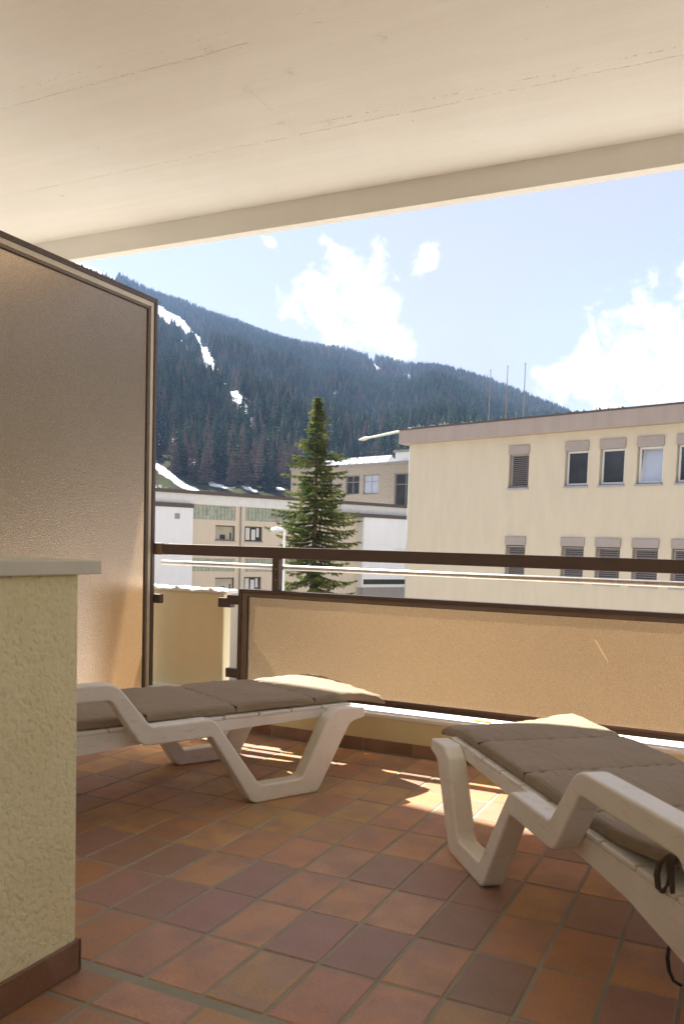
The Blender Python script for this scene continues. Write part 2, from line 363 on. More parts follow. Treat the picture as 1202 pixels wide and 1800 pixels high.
# snow: where it lies, read as (azimuth, elevation) runs and put onto the slope
def azel(px, py):
    d = px_dir(px, py); return math.degrees(math.atan2(d.x, d.y)), math.degrees(math.asin(d.z))
_rs = np.linspace(R0-60, R1, 1500)
def ground_at(px, py):
    a, e = azel(px, py); x, y, z = terrain(np.full_like(_rs, a), _rs)
    el = np.degrees(np.arctan2(z-CZ, _rs)); k = np.argmax(el >= e); return a, _rs[k]
RUNS = [([(262,538),(290,555),(310,568),(345,602)], 7.5, 1.0), ([(345,602),(366,645),(388,680),(412,705)], 7.5, 1.0), ([(412,705),(425,722),(440,745)], 9, 0.85),
        ([(277,565),(300,585),(318,605),(330,620)], 5, 0.6), ([(320,615),(345,640),(352,660)], 4, 0.5),
        ([(265,780),(290,772),(320,800),(338,815)], 9, 0.55), ([(268,812),(285,828),(310,846),(345,862)], 4.5, 1.0), ([(300,780),(325,785)], 5, 0.5),
        ([(370,850),(420,858),(450,862)], 2.5, 0.55), ([(652,640),(665,650)], 5, 0.8), ([(700,655),(722,668)], 4, 0.9),
        ([(716,678),(732,690)], 4, 0.9), ([(655,770),(668,795)], 5, 0.9), ([(515,770),(535,780)], 5, 0.7), ([(470,775),(485,785)], 4, 0.55), ([(488,860),(500,864)], 3, 0.6),
        ([(760,730),(815,745)], 5, 0.8), ([(240,500),(262,520)], 4, 0.5), ([(560,605),(600,630),(640,660)], 5, 0.35)]
RUNSW = []
for pts, wd, st in RUNS:
    q = [ground_at(*p) for p in pts]; RUNSW.append((q, wd/1481.42*57.3, st))
def snow_mask(az, r, z):
    m = np.clip((z - 640 - (fbm(az*0.9, r/200.0, 3, 5)-0.5)*160)/60, 0, 1)
    m = np.maximum(m, np.clip((z-545)/40, 0, 1)*np.clip((-40.6-az)/0.5, 0, 1)*1.3)
    for q, wd, st in RUNSW:
        for (a0, r0), (a1, r1_) in zip(q[:-1], q[1:]):
            k = 1.0/ (0.36*R1)  # metres along the slope count as degrees seen from the valley
            ar = lambda rr: np.degrees(np.arctan2(np.tan(np.radians(14.0))*R1*np.clip((rr-R0)/(R1-R0), 0, 2)**1.02, rr))
            e0, e1, e = ar(np.float64(r0)), ar(np.float64(r1_)), ar(r)
            dx, dy = a1-a0, e1-e0; L = dx*dx+dy*dy+1e-9
            t = np.clip(((az-a0)*dx + (e-e0)*dy)/L, 0, 1)
            d = np.hypot(az-a0-t*dx, e-e0-t*dy)
            m = np.maximum(m, st*np.clip(1.6-d/wd, 0, 1))
    return m
az_s = np.concatenate([np.arange(-180, -60, 3.0), np.arange(-60, -46, 0.5), np.arange(-46, -5, 0.1), np.arange(-5, 30, 1.0), np.arange(30, 180.1, 3.0)])
r_s = np.concatenate([[100, 160, 220, 280], np.linspace(320, 900, 150), np.linspace(908, 2200, 150), [2300, 2450, 2650]])
A, RR = np.meshgrid(az_s, r_s, indexing='ij')
X, Y, Z = terrain(A, RR)
SM = snow_mask(A, RR, Z)
V = np.stack([X, Y, Z], -1).reshape(-1, 3)
nr = len(r_s); ii, jj = np.meshgrid(np.arange(len(az_s)-1), np.arange(nr-1), indexing='ij')
F = np.stack([ii*nr+jj, (ii+1)*nr+jj, (ii+1)*nr+jj+1, ii*nr+jj+1], -1).reshape(-1, 4)[:, ::-1]
me = bpy.data.meshes.new('mountain')
me.vertices.add(len(V)); me.vertices.foreach_set('co', V.ravel())
me.loops.add(F.size); me.loops.foreach_set('vertex_index', F.ravel().astype(np.int32))
me.polygons.add(len(F)); me.polygons.foreach_set('loop_start', np.arange(0, F.size, 4, dtype=np.int32)); me.polygons.foreach_set('loop_total', np.full(len(F), 4, np.int32))
me.update(); me.validate()
at = me.attributes.new('snow', 'FLOAT', 'POINT'); at.data.foreach_set('value', SM.ravel().astype(np.float32))
mm_, t, o = mat('mountain_ground')
an = nd(t, 'ShaderNodeAttribute', attribute_name='snow')
n1 = noise(t, 0.085, 6, 0.7, coord='Object'); n2 = noise(t, 0.012, 5, 0.6, coord='Object')
ad = nd(t, 'ShaderNodeMath', operation='MULTIPLY_ADD'); t.links.new(n1, ad.inputs[0]); ad.inputs[1].default_value = 2.6; t.links.new(an.outputs['Fac'], ad.inputs[2])
sf = ramp(t, ad.outputs[0], [(0.0, (0,0,0)), (1.0, (1,1,1))])
mrn = nd(t, 'ShaderNodeMapRange'); t.links.new(ad.outputs[0], mrn.inputs['Value']); mrn.inputs['From Min'].default_value = 1.68; mrn.inputs['From Max'].default_value = 1.78
soil = mixcol(t, ramp(t, n2, [(0.4, (0,0,0)), (0.6, (1,1,1))]), (0.048, 0.034, 0.026), (0.050, 0.056, 0.026))
c = mixcol(t, mrn.outputs[0], soil, (0.82, 0.83, 0.85))
princ(t, o, c, 0.85, normal=bump(t, n1, 1.5), spec=0.0)
me.materials.append(mm_)
mo = bpy.data.objects.new('mountain', me); COL.objects.link(mo); tag(mo, 'forested mountainside with a snow run down its left part', kind='structure')
for p in me.polygons: pass
me.polygons.foreach_set('use_smooth', np.ones(len(F), bool))

M_GROUND = simple('valley_ground', (0.36, 0.345, 0.31), 0.9, 0, 0.25, 0.15, spec=0.2)
gr = link('ground', [(-3500,-3500,GZ-0.02),(3500,-3500,GZ-0.02),(3500,3500,GZ-0.02),(-3500,3500,GZ-0.02)], [(0,1,2,3)], M_GROUND); tag(gr, 'paved valley floor below the balcony', kind='structure')

# ------------------------------------------------------------------ trees on the mountain
def m_leaf(name, a, b, transl=0.0):
    m, t, o = mat(name); oi = nd(t, 'ShaderNodeObjectInfo'); n = noise(t, 1.3, 3)
    mx = nd(t, 'ShaderNodeMath', operation='MULTIPLY_ADD'); t.links.new(oi.outputs['Random'], mx.inputs[0]); mx.inputs[1].default_value = 0.6
    t.links.new(n, mx.inputs[2])
    c = ramp(t, mx.outputs[0], [(0.35, a), (0.95, b)])
    princ(t, o, c, 0.9, spec=0.0); return m
M_FS = m_leaf('far_spruce_green', (0.012, 0.026, 0.022), (0.060, 0.092, 0.050))
M_FL = m_leaf('bare_larch_brown', (0.10, 0.072, 0.055), (0.20, 0.15, 0.115))
def conifer_mesh(seed, larch=False):
    rd = random.Random(seed); mb = MB(); mb.cone(0, 0, 0, 1.0, 0.012, 0.003, 5)
    lv = 15
    for i in range(lv):
        f = i/(lv-1); z = 0.08 + 0.88*f; rad = (0.23*(1-f)**0.8 + 0.014)*(1.0 if not larch else 0.85)
        nb = 9 if not larch else 7
        for k in range(nb):
            a = 2*math.pi*(k + rd.random()*0.8)/nb + i; rr = rad*rd.uniform(0.65, 1.15); w = rr*(0.42 if not larch else 0.13) + 0.004
            dz = -0.045*rd.uniform(0.6, 1.5) if not larch else 0.03*rd.uniform(-.5, 1)
            ca, sa = math.cos(a), math.sin(a)
            mb.add([(0, 0, z+0.035), (rr*ca*0.55 - w*sa, rr*sa*0.55 + w*ca, z+dz*0.4), (rr*ca, rr*sa, z+dz), (rr*ca*0.55 + w*sa, rr*sa*0.55 - w*ca, z+dz*0.4)], [(0,1,2,3)])
            if larch:
                mb.add([(0, 0, z), (rr*ca*0.8, rr*sa*0.8, z+dz+0.05), (rr*ca*0.8+0.008, rr*sa*0.8, z+dz+0.02)], [(0,1,2)])
    me_ = bpy.data.meshes.new('forest_tree'); me_.from_pydata(mb.v, [], mb.f); me_.materials.append(M_FL if larch else M_FS); me_.update(); return me_
ME_S = [conifer_mesh(k) for k in (1, 2, 3)]; ME_L = [conifer_mesh(k, True) for k in (5, 6)]
# scatter uniformly by area
def scatter(n, a0, a1, ra, rb, seed):
    g = np.random.default_rng(seed); az = g.uniform(a0, a1, n); r = np.sqrt(g.uniform(ra*ra, rb*rb, n)); return az, r, g
az, r, g = scatter(52000, -50, -4, 430, 2200, 5)
x, y, z = terrain(az, r)
sm = snow_mask(az, r, z); dn = fbm(x/70.0, y/70.0, 3, 21)
el = np.degrees(np.arctan2(z-CZ, r))
open_ = (el < 4.4) & (az < -36.0) | (el < 3.3) | ((az < -37.2) & (el < 6.0) & (dn > 0.5))
keep = (sm + (dn-0.5)*0.7 < 0.33) & (~open_)
az, r, x, y, z, dn = [q[keep] for q in (az, r, x, y, z, dn)]
el = np.degrees(np.arctan2(z-CZ, r))
hgt = g.uniform(12, 29, len(az))*(0.85+0.5*(dn-0.5))
ln = fbm(x/240.0, y/240.0, 3, 33)
larch = (g.uniform(0, 1, len(az)) < np.clip((ln-0.54)*1.3 + 0.0 + 0.30*((r > 1550) & (az > -29) & (az < -12)) + 0.28*(r < 720), 0.015, 0.6))
order = np.argsort(r); near = order[:230]; rest = order[230:]
for k, i in enumerate(near):
    L = bool(larch[i]); me_ = (ME_L if L else ME_S)[k % (2 if L else 3)]
    ob = bpy.data.objects.new('larch_tree' if L else 'conifer_tree', me_); COL.objects.link(ob)
    ob.location = (x[i], y[i], z[i]-0.5); s = float(hgt[i]); ob.scale = (s, s, s); ob.rotation_euler = (0, 0, float(g.uniform(0, 6.28)))
    tag(ob, 'bare brown larch at the foot of the forested mountainside' if L else 'dark green spruce at the foot of the forested mountainside', 'tree', 'trees along the foot of the mountain forest')
def stuff_forest(name, sel, src, label, material):
    idx = rest[sel]; n = len(idx)
    me_ = bpy.data.meshes.new(name); me_.vertices.add(n); me_.vertices.foreach_set('co', np.stack([x[idx], y[idx], z[idx]-0.5], -1).ravel())
    for nm, ar in (('tree_size', hgt[idx]), ('tree_turn', g.uniform(0, 6.28, n))):
        a_ = me_.attributes.new(nm, 'FLOAT', 'POINT'); a_.data.foreach_set('value', ar.astype(np.float32))
    me_.update(); ob = bpy.data.objects.new(name, me_); COL.objects.link(ob)
    ng = bpy.data.node_groups.new(name + '_nodes', 'GeometryNodeTree')
    ng.interface.new_socket('Geometry', in_out='INPUT', socket_type='NodeSocketGeometry'); ng.interface.new_socket('Geometry', in_out='OUTPUT', socket_type='NodeSocketGeometry')
    gi = ng.nodes.new('NodeGroupInput'); go = ng.nodes.new('NodeGroupOutput'); ip = ng.nodes.new('GeometryNodeInstanceOnPoints')
    jn = ng.nodes.new('GeometryNodeGeometryToInstance')
    for s_ in src:
        oi = ng.nodes.new('GeometryNodeObjectInfo'); oi.inputs['Object'].default_value = s_; ng.links.new(oi.outputs['Geometry'], jn.inputs[0])
    ip.inputs['Pick Instance'].default_value = True
    na = ng.nodes.new('GeometryNodeInputNamedAttribute'); na.data_type = 'FLOAT'; na.inputs['Name'].default_value = 'tree_size'
    nb = ng.nodes.new('GeometryNodeInputNamedAttribute'); nb.data_type = 'FLOAT'; nb.inputs['Name'].default_value = 'tree_turn'
    cx = ng.nodes.new('ShaderNodeCombineXYZ'); ng.links.new(nb.outputs[0], cx.inputs['Z'])
    ng.links.new(gi.outputs[0], ip.inputs['Points']); ng.links.new(jn.outputs[0], ip.inputs['Instance']); ng.links.new(na.outputs[0], ip.inputs['Scale']); ng.links.new(cx.outputs[0], ip.inputs['Rotation'])
    ng.links.new(ip.outputs[0], go.inputs[0]); md = ob.modifiers.new('scatter', 'NODES'); md.node_group = ng
    tag(ob, label, 'forest', kind='stuff')
    return ob
def first(mesh): return next(o_ for o_ in COL.objects if o_.data is mesh)
stuff_forest('conifer_forest', ~larch[rest], [first(m_) for m_ in ME_S], 'dense dark spruce forest covering the mountainside', M_FS)
stuff_forest('larch_forest', larch[rest], [first(m_) for m_ in ME_L], 'bare brown larches mixed into the mountain forest', M_FL)

# ================================================================== BUILDINGS
M_BEIGE = m_paint('beige_render', (0.53, 0.455, 0.345), (0.575, 0.50, 0.38), 0.003, True)
M_WHITEW = m_paint('white_panel_wall', (0.74, 0.75, 0.76), (0.80, 0.80, 0.80), 0.001, True)
M_WBEIGE = m_paint('cream_render', (0.60, 0.52, 0.40), (0.64, 0.56, 0.44), 0.002, True)
M_BAND = m_paint('white_roof_band', (0.66, 0.66, 0.63), (0.74, 0.74, 0.71), 0.002, False, dirt=(0.34, 0.33, 0.30))
M_FASCIA = m_paint('mauve_brown_metal_fascia', (0.33, 0.27, 0.235), (0.37, 0.305, 0.27), 0.001, True)
M_SHBOX = m_paint('mauve_shutter_box', (0.32, 0.275, 0.25), (0.35, 0.30, 0.275), 0.0004)
M_DKBAND = simple('dark_brown_flashing', (0.085, 0.062, 0.055), 0.5)
M_PEBBLE = simple('pebbledash', (0.36, 0.31, 0.25), 0.9, 0, 0.35, 9, 0.03, 8, 0.2)
M_SLAT = simple('mauve_blind_slat', (0.34, 0.29, 0.27), 0.45, 0.1, 0.05)
M_WFRAME = simple('white_window_frame', (0.66, 0.65, 0.64), 0.4, 0, 0.04)
M_GFRAME = simple('grey_window_frame', (0.28, 0.26, 0.24), 0.5, 0, 0.05)
M_SILL = simple('grey_metal_sill', (0.36, 0.35, 0.36), 0.35, 0.4, 0.08)
M_PANE = simple('dark_window_glass', (0.035, 0.04, 0.05), 0.06, 0, 0.3, 1.5, spec=0.9)
M_PALEPANE = simple('pale_tinted_pane', (0.42, 0.46, 0.55), 0.12, 0, 0.06, 3, spec=0.9)  # pale pane colour; on the tilted sash it paints in the reflection
M_BLOCK = simple('glass_block_green', (0.34, 0.38, 0.30), 0.25, 0, 0.25, 3, spec=0.7)
M_ROOFG = simple('roof_gravel', (0.28, 0.26, 0.23), 0.95, 0, 0.3, 3)
def facade(s0, s1, z0, z1, holes, depth, y0=0.0):
    """wall sheet in the local x-z plane (y inward) with real openings and their reveals"""
    xs = sorted({s0, s1, *[h[0] for h in holes], *[h[1] for h in holes]}); zs = sorted({z0, z1, *[h[2] for h in holes], *[h[3] for h in holes]})
    mb = MB()
    for a, b in zip(xs[:-1], xs[1:]):
        for c, d in zip(zs[:-1], zs[1:]):
            if any(h[0] <= a and b <= h[1] and h[2] <= c and d <= h[3] for h in holes): continue
            mb.add([(a, y0, c), (b, y0, c), (b, y0, d), (a, y0, d)], [(0, 1, 2, 3)])
    for (a, b, c, d) in holes:
        y1 = y0+depth
        mb.add([(a,y0,c),(a,y1,c),(a,y1,d),(a,y0,d)], [(0,1,2,3)]); mb.add([(b,y0,c),(b,y0,d),(b,y1,d),(b,y1,c)], [(0,1,2,3)])
        mb.add([(a,y0,d),(a,y1,d),(b,y1,d),(b,y0,d)], [(0,1,2,3)]); mb.add([(a,y0,c),(b,y0,c),(b,y1,c),(a,y1,c)], [(0,1,2,3)])
    return mb
def frame_mb(a, b, c, d, w, y0, y1, bars=(), zbars=()):
    mb = MB(); mb.box((a, y0, c), (a+w, y1, d)); mb.box((b-w, y0, c), (b, y1, d)); mb.box((a+w, y0, d-w), (b-w, y1, d)); mb.box((a+w, y0, c), (b-w, y1, c+w))
    for q in bars: mb.box((q-w*0.4, y0+0.004, c+w), (q+w*0.4, y1-0.004, d-w))
    for q in zbars: mb.box((a+w, y0+0.008, q-w*0.4), (b-w, y1-0.008, q+w*0.4))
    return mb

# ---- right beige building
Db = math.atan2(-0.31124637, 0.95032926)
B = empty('office_building', (-9.6257, 25.916, GZ), Db, 'beige rendered block with mauve roof edge and narrow shuttered windows on the right', 'building')
zz = lambda v: v - GZ
cols = [(4.08, 4.81), (6.07, 6.83), (7.20, 7.98), (8.34, 9.11), (9.48, 10.25), (10.6, 11.36)]
rows = [(2.98, 4.33, 4.06), (0.08, 1.44, 1.19), (-2.85, -1.49, -1.74), (-5.75, -4.4, -4.65)]
holes = [(a, b, zz(c), zz(d)) for (a, b) in cols for (c, d, e) in rows]
facade(0, 16, 0, zz(4.64), holes, 0.20).build('wall', M_BEIGE, B)
bm_ = MB(); bm_.add([(0,0,0),(0,14,0),(0,14,zz(4.64)),(0,0,zz(4.64))], [(0,1,2,3)]); bm_.add([(16,0,0),(16,0,zz(4.64)),(16,14,zz(4.64)),(16,14,0)], [(0,1,2,3)]); bm_.add([(0,14,0),(16,14,0),(16,14,zz(4.64)),(0,14,zz(4.64))], [(0,1,2,3)])
bm_.build('side_wall', M_BEIGE, B)
MB().box((-0.31, -0.30, zz(4.645)), (16.3, 14.3, zz(5.12))).build('fascia', M_FASCIA, B, bevel=0.01)
MB().box((-0.34, -0.33, zz(5.123)), (16.33, 14.33, zz(5.165))).build('roof_edge_trim', M_DKBAND, B)
MB().box((0.2, 0.2, zz(5.168)), (15.8, 13.8, zz(5.2))).build('roof', M_ROOFG, B)
def slat_rows(a, b, z0, z1, y, pitch=0.062, tilt=0.6):
    mb = MB(); k = z0
    while k < z1:
        w = 0.030; dz = w*math.sin(tilt); dy = w*math.cos(tilt)
        mb.add([(a, y-dy, k-dz), (b, y-dy, k-dz), (b, y+dy, k+dz), (a, y+dy, k+dz), (a, y-dy, k-dz-0.004), (b, y-dy, k-dz-0.004), (b, y+dy, k+dz-0.004), (a, y+dy, k+dz-0.004)],
               [(0,1,2,3), (7,6,5,4), (0,4,5,1)]); k += pitch
    mb.box((a+0.08, y-0.003, z0), (a+0.085, y+0.003, z1)); mb.box((b-0.085, y-0.003, z0), (b-0.08, y+0.003, z1))
    return mb
for ri, (c, d, e) in enumerate(rows):
    for ci, (a, b) in enumerate(cols):
        c_, d_, e_ = zz(c), zz(d), zz(e)
        wnd = frame_mb(a+0.02, b-0.02, c_+0.06, e_, 0.055, 0.12, 0.18).build('window', M_WFRAME, B)
        MB().box((a-0.012, -0.045, e_+0.003), (b+0.012, 0.11, d_+0.012)).build('shutter_box', M_SHBOX, wnd, bevel=0.006)
        MB().box((a-0.02, -0.05, c_-0.03), (b+0.02, 0.15, c_+0.03)).build('sill', M_SILL, wnd)
        if ri == 0 and ci == 3:     # tilted open sash
            s_ = math.tan(R(7)); p = MB(); x0, x1, z0, z1 = a+0.11, b-0.08, c_+0.12, e_-0.06
            fr_ = MB()
            for (u0, u1, w0, w1) in ((x0-0.05, x0, z0-0.05, z1+0.03), (x1, x1+0.04, z0-0.05, z1+0.03), (x0, x1, z1, z1+0.03), (x0, x1, z0-0.05, z0)):
                fr_.add([(u0, 0.17+(w0-z0)*s_*1.0, w0), (u1, 0.17+(w0-z0)*s_, w0), (u1, 0.17+(w1-z0)*s_, w1), (u0, 0.17+(w1-z0)*s_, w1),
                         (u0, 0.22+(w0-z0)*s_, w0), (u1, 0.22+(w0-z0)*s_, w0), (u1, 0.22+(w1-z0)*s_, w1), (u0, 0.22+(w1-z0)*s_, w1)],
                        [(0,1,2,3), (0,4,5,1), (1,5,6,2), (2,6,7,3), (3,7,4,0), (7,6,5,4)])
            fr_.build('sash', M_WFRAME, wnd)
            p.add([(x0, 0.19, z0), (x1, 0.19, z0), (x1, 0.19+(z1-z0)*s_, z1), (x0, 0.19+(z1-z0)*s_, z1)], [(0,1,2,3)]); p.build('pane', M_PALEPANE, wnd)
            MB().box((a+0.03, 0.30, c_+0.06), (b-0.03, 0.31, e_)).build('dark_room_behind', M_PANE, wnd)
        else:
            MB().box((a+0.07, 0.145, c_+0.11), (b-0.07, 0.155, e_-0.05)).build('pane', M_PANE, wnd)
        if ri > 0 or ci == 0:
            slat_rows(a+0.03, b-0.03, c_+(0.10 if ri else 0.04), e_-0.01, 0.075).build('blind', M_SLAT, wnd)
# ragged greenery and stones on the roof edge
M_SEDUM = simple('roof_moss', (0.13, 0.15, 0.05), 0.9, 0, 0.5, 5)
M_STONE = simple('pale_roof_stones', (0.45, 0.42, 0.38), 0.9, 0, 0.3, 7)
mb = MB(); mb2 = MB(); rd = random.Random(3)
for k in range(900):
    s = rd.uniform(0.0, 10.6); clump = math.sin(s*2.1)+math.sin(s*5.3+1)+0.6*math.sin(s*11)
    if clump < 0.1 and rd.random() < 0.75: continue
    yy = rd.uniform(-0.05, 1.2); h = rd.uniform(0.04, 0.16)*(1.1 if clump > 1 else 0.7); w = rd.uniform(0.02, 0.05); a = rd.uniform(0, 6.28)
    (mb2 if (s < 3.2 and rd.random() < 0.7) else mb).add([(s-w*math.cos(a), yy-w*math.sin(a), zz(5.2)), (s+w*math.cos(a), yy+w*math.sin(a), zz(5.2)), (s+rd.uniform(-.05,.05), yy, zz(5.2)+h), (s+w*1.3*math.sin(a), yy+w, zz(5.2)+h*0.6)], [(0,1,2), (0,3,1), (0,2,3), (1,3,2)])
for mb_, nm, m_, lb in ((mb, 'roof_moss', M_SEDUM, 'green moss and sedum clumps along the roof edge'), (mb2, 'roof_stones', M_STONE, 'pale stones and dry plants heaped on the roof corner')):
    ob = mb_.build(nm, m_); ob.location = B.location; ob.rotation_euler = (0, 0, Db); tag(ob, lb, 'roof growth', kind='stuff')
def on_b(s, y, z):
    return Matrix.Rotation(Db, 4, 'Z') @ Vector((s, y, 0)) + Vector((-9.6257, 25.916, z))
M_POLE = simple('rusty_grey_mast', (0.30, 0.25, 0.23), 0.5, 0.3, 0.2)
for (px, ytop, lb) in ((862, 652, 'leftmost and shortest of the three thin masts on the beige roof'), (892, 645, 'middle one of the three thin masts on the beige roof'), (923, 640, 'rightmost and tallest of the three thin masts on the beige roof')):
    d = px_dir(px, ytop); tt = 33.5/math.hypot(d.x, d.y)*1.0; P = CP + d*tt
    em = empty('roof_mast', (P.x, P.y, 5.2-0.001), 0, lb, 'mast', 'thin masts on the beige roof')
    MB().tube([(0,0,0), (0,0,(P.z-5.2)*0.55), (0,0,P.z-5.2)], [0.026, 0.02, 0.013], 8).build('pole', M_POLE, em)
    MB().box((-0.09, -0.09, 0), (0.09, 0.09, 0.09)).build('foot', M_POLE, em); MB().tube([(0,0,P.z-5.2-0.02),(0,0,P.z-5.2+0.05)], 0.02, 8).build('cap', M_POLE, em)
d = px_dir(907, 716); P = CP + d*(33.0/math.hypot(d.x, d.y))
em = empty('roof_antenna', (P.x, P.y, 5.2), 0, 'small spiky aerial on the beige roof between the second and third masts', 'antenna')
MB().tube([(0,0,0),(0,0,P.z-5.2)], [0.03, 0.008], 6).build('stem', M_POLE, em)
ab = MB()
for k in range(5):
    h = (P.z-5.2)*(0.25+0.14*k); w = 0.16-0.028*k; ab.tube([(-w,0,h),(w,0,h)], 0.008, 5)
ab.build('cross_rods', M_POLE, em)

# ---- white building with glass blocks
Dw = math.atan2(0.88460014, 0.46635029)
Wb = empty('white_building', (-28.507, 39.091, GZ), Dw, 'low white and cream building with glass block bands behind the railing', 'building')
M_PANEW = simple('beige_glossy_pane', (0.40, 0.36, 0.28), 0.1, 0, 0.12, 1.0, spec=0.9); M_CW = simple('white_curtain', (0.62, 0.61, 0.58), 0.8, 0, 0.06)  # pale beige glossy panes for the left-hand windows
wins = [(1.65, 3.0, 1.12, 2.05), (3.67, 4.95, 1.12, 2.06), (1.69, 3.02, -2.0, -1.13), (3.7, 4.94, -2.0, -1.08)]
ghole = [(0.05, 3.01, 2.37, 3.20), (3.70, 8.9, 2.40, 3.21), (0.05, 3.01, -0.75, 0.02), (3.72, 8.9, -0.75, 0.06)]
hz_ = [(a, b, zz(c), zz(d)) for a, b, c, d in wins+ghole]
facade(0.003, 12.46, 0, zz(3.24), hz_, 0.25).build('wall', M_WBEIGE, Wb)
MB().box((-12, -0.30, 0), (0.0, 8, zz(2.98))).build('white_panel_wall', M_WHITEW, Wb, bevel=0.01)
MB().box((12.55, -0.55, zz(-1.2)), (24, 8, zz(3.0))).build('white_panel_wall', M_WHITEW, Wb, bevel=0.01)
MB().box((12.465, -0.60, zz(-1.75)), (12.62, 0.3, zz(2.92))).build('corner_trim', M_BAND, Wb)
MB().box((12.66, -0.50, 0), (24, 7.9, zz(-1.75))).build('dark_base_wall', M_GFRAME, Wb); MB().box((12.63, -0.62, zz(-1.745)), (24, 0.0, zz(-1.55))).build('base_ledge', M_BAND, Wb)
MB().box((12.7, -0.4, zz(-1.545)), (24, 0.0, zz(-1.205))).build('strip_window', M_PANE, Wb)
MB().box((-12, -0.34, zz(2.985)), (0.03, -0.05, zz(3.22))).build('dark_flashing', M_DKBAND, Wb); MB().box((9.2, -0.60, zz(3.005)), (24, -0.05, zz(3.25))).build('dark_flashing', M_DKBAND, Wb)
MB().box((-12, -0.045, zz(3.243)), (24, 8.05, zz(3.82))).build('roof_band', M_BAND, Wb)
MB().box((-12.1, -0.16, zz(3.825)), (24.1, 8.1, zz(4.03))).build('roof_edge_trim', M_DKBAND, Wb); MB().box((-11.5, 0.4, zz(4.032)), (23.5, 7.6, zz(4.06))).build('roof', M_ROOFG, Wb)
for s in (3.36,): MB().tube([(s, -0.05, 0), (s, -0.05, zz(3.24))], 0.045, 8).build('rain_pipe', M_GFRAME, Wb)
MB().box((12.64, -0.57, 0), (12.652, -0.551, 1)).build('panel_joint', M_GFRAME, Wb)
for (a, b, c, d) in wins:
    c, d = zz(c), zz(d); w_ = frame_mb(a+0.01, b-0.01, c+0.01, d-0.01, 0.06, 0.13, 0.2).build('window', M_DKBAND, Wb)
    MB().box((a+0.07, 0.16, c+0.07), (b-0.07, 0.17, d-0.07)).build('pane', M_PANEW if a < 2 else M_PANE, w_); cu_ = MB()
    for (u0, u1, v0, v1) in ([(0.28, 0.55, 0.10, 0.40), (0.78, 0.86, 0.10, 0.55)] if a < 2 else [(0.12, 0.34, 0.1, 0.9), (0.44, 0.66, 0.1, 0.8), (0.72, 0.86, 0.3, 0.9)]): cu_.box((a+(b-a)*u0, 0.148, c+(d-c)*v0), (a+(b-a)*u1, 0.159, c+(d-c)*v1))
    cu_.build('curtain', M_PANE if a < 2 else M_CW, w_); MB().box((a-0.05, -0.05, c-0.05), (b+0.05, 0.12, c+0.005)).build('sill', M_SILL, w_)
MB().box((-1.18, -0.315, zz(2.30)), (-0.86, -0.302, zz(2.62))).build('vent', M_GFRAME, Wb)
M_GB2 = simple('glass_block_mortar', (0.30, 0.31, 0.27), 0.8)
for (a, b, c, d) in ghole:
    c, d = zz(c), zz(d); mo_ = MB().box((a+0.005, 0.09, c+0.005), (b-0.005, 0.12, d-0.005)).build('glass_block_band', M_GB2, Wb)
    g_ = MB(); nx = max(1, round((b-a)/0.25)); px_ = (b-a)/nx; pz = (d-c)/3
    for i in range(nx):
        for j in range(3): g_.box((a+i*px_+0.014, 0.055, c+j*pz+0.014), (a+(i+1)*px_-0.014, 0.091, c+(j+1)*pz-0.014))
    gg = g_.build('glass_blocks', M_BLOCK, mo_); gg['kind'] = 'stuff'
    fm_ = MB(); xm = a+1.1 if a < 1 else a+1.9; fm_.box((xm, 0.02, c+0.22), (xm+0.55, 0.054, c+0.55)); fm_.build('vent_flap', M_GFRAME if a > 1 else M_BLOCK, mo_)
g_ = MB()
for i in range(5):
    for j in range(3): g_.box((15.4+i*0.24, -0.57, zz(0.62)+j*0.13), (15.4+i*0.24+0.20, -0.548, zz(0.62)+j*0.13+0.10))
g_.build('vent_grille', M_BAND, Wb)

# ---- pebbledashed building behind
Mb_ = empty('pebbledash_building', (-27.676, 64.338, GZ), Db, 'grey brown pebbledashed building with roof lights behind the spruce', 'building')
mw = [(-9.2, -7.6, 5.56, 7.22), (-6.8, -5.2, 5.56, 7.22), (-3.55, -1.9, 5.56, 7.22), (-1.42, 0.33, 5.54, 7.21), (2.12, 4.4, 3.6, 7.2)]
facade(-10.65, 9, 0, zz(7.98), [(a, b, zz(c), zz(d)) for a, b, c, d in mw], 0.22).build('wall', M_PEBBLE, Mb_)
MB().add([(-10.65,0,0),(-10.65,10,0),(-10.65,10,zz(7.98)),(-10.65,0,zz(7.98))], [(0,1,2,3)]).build('side_wall', M_PEBBLE, Mb_)
MB().box((-10.75, -0.1, zz(7.985)), (9.1, 10, zz(8.2))).build('roof_edge_trim', M_GFRAME, Mb_)
MB().box((1.6, 0.6, zz(8.205)), (9, 8, zz(9.02))).build('roof_parapet', M_WHITEW, Mb_); MB().box((1.45, 0.45, zz(9.022)), (9.1, 8.1, zz(9.2))).build('dark_flashing', M_GFRAME, Mb_)
for k, (a, b, c, d) in enumerate(mw):
    c, d = zz(c), zz(d); w_ = frame_mb(a+0.01, b-0.01, c+0.01, d-0.01, 0.07, 0.12, 0.19, bars=((a+b)/2,), zbars=(d-0.5*(d-c)*(0.7 if k < 4 else 0.5),)).build('window', M_GFRAME, Mb_)
    MB().box((a+0.08, 0.155, c+0.08), (b-0.08, 0.165, d-0.08)).build('pane', M_PALEPANE if k in (3,) else M_PANE, w_)
M_LITE = simple('wired_roof_glass', (0.55, 0.58, 0.60), 0.12, 0, 0.3, 2, spec=0.9)
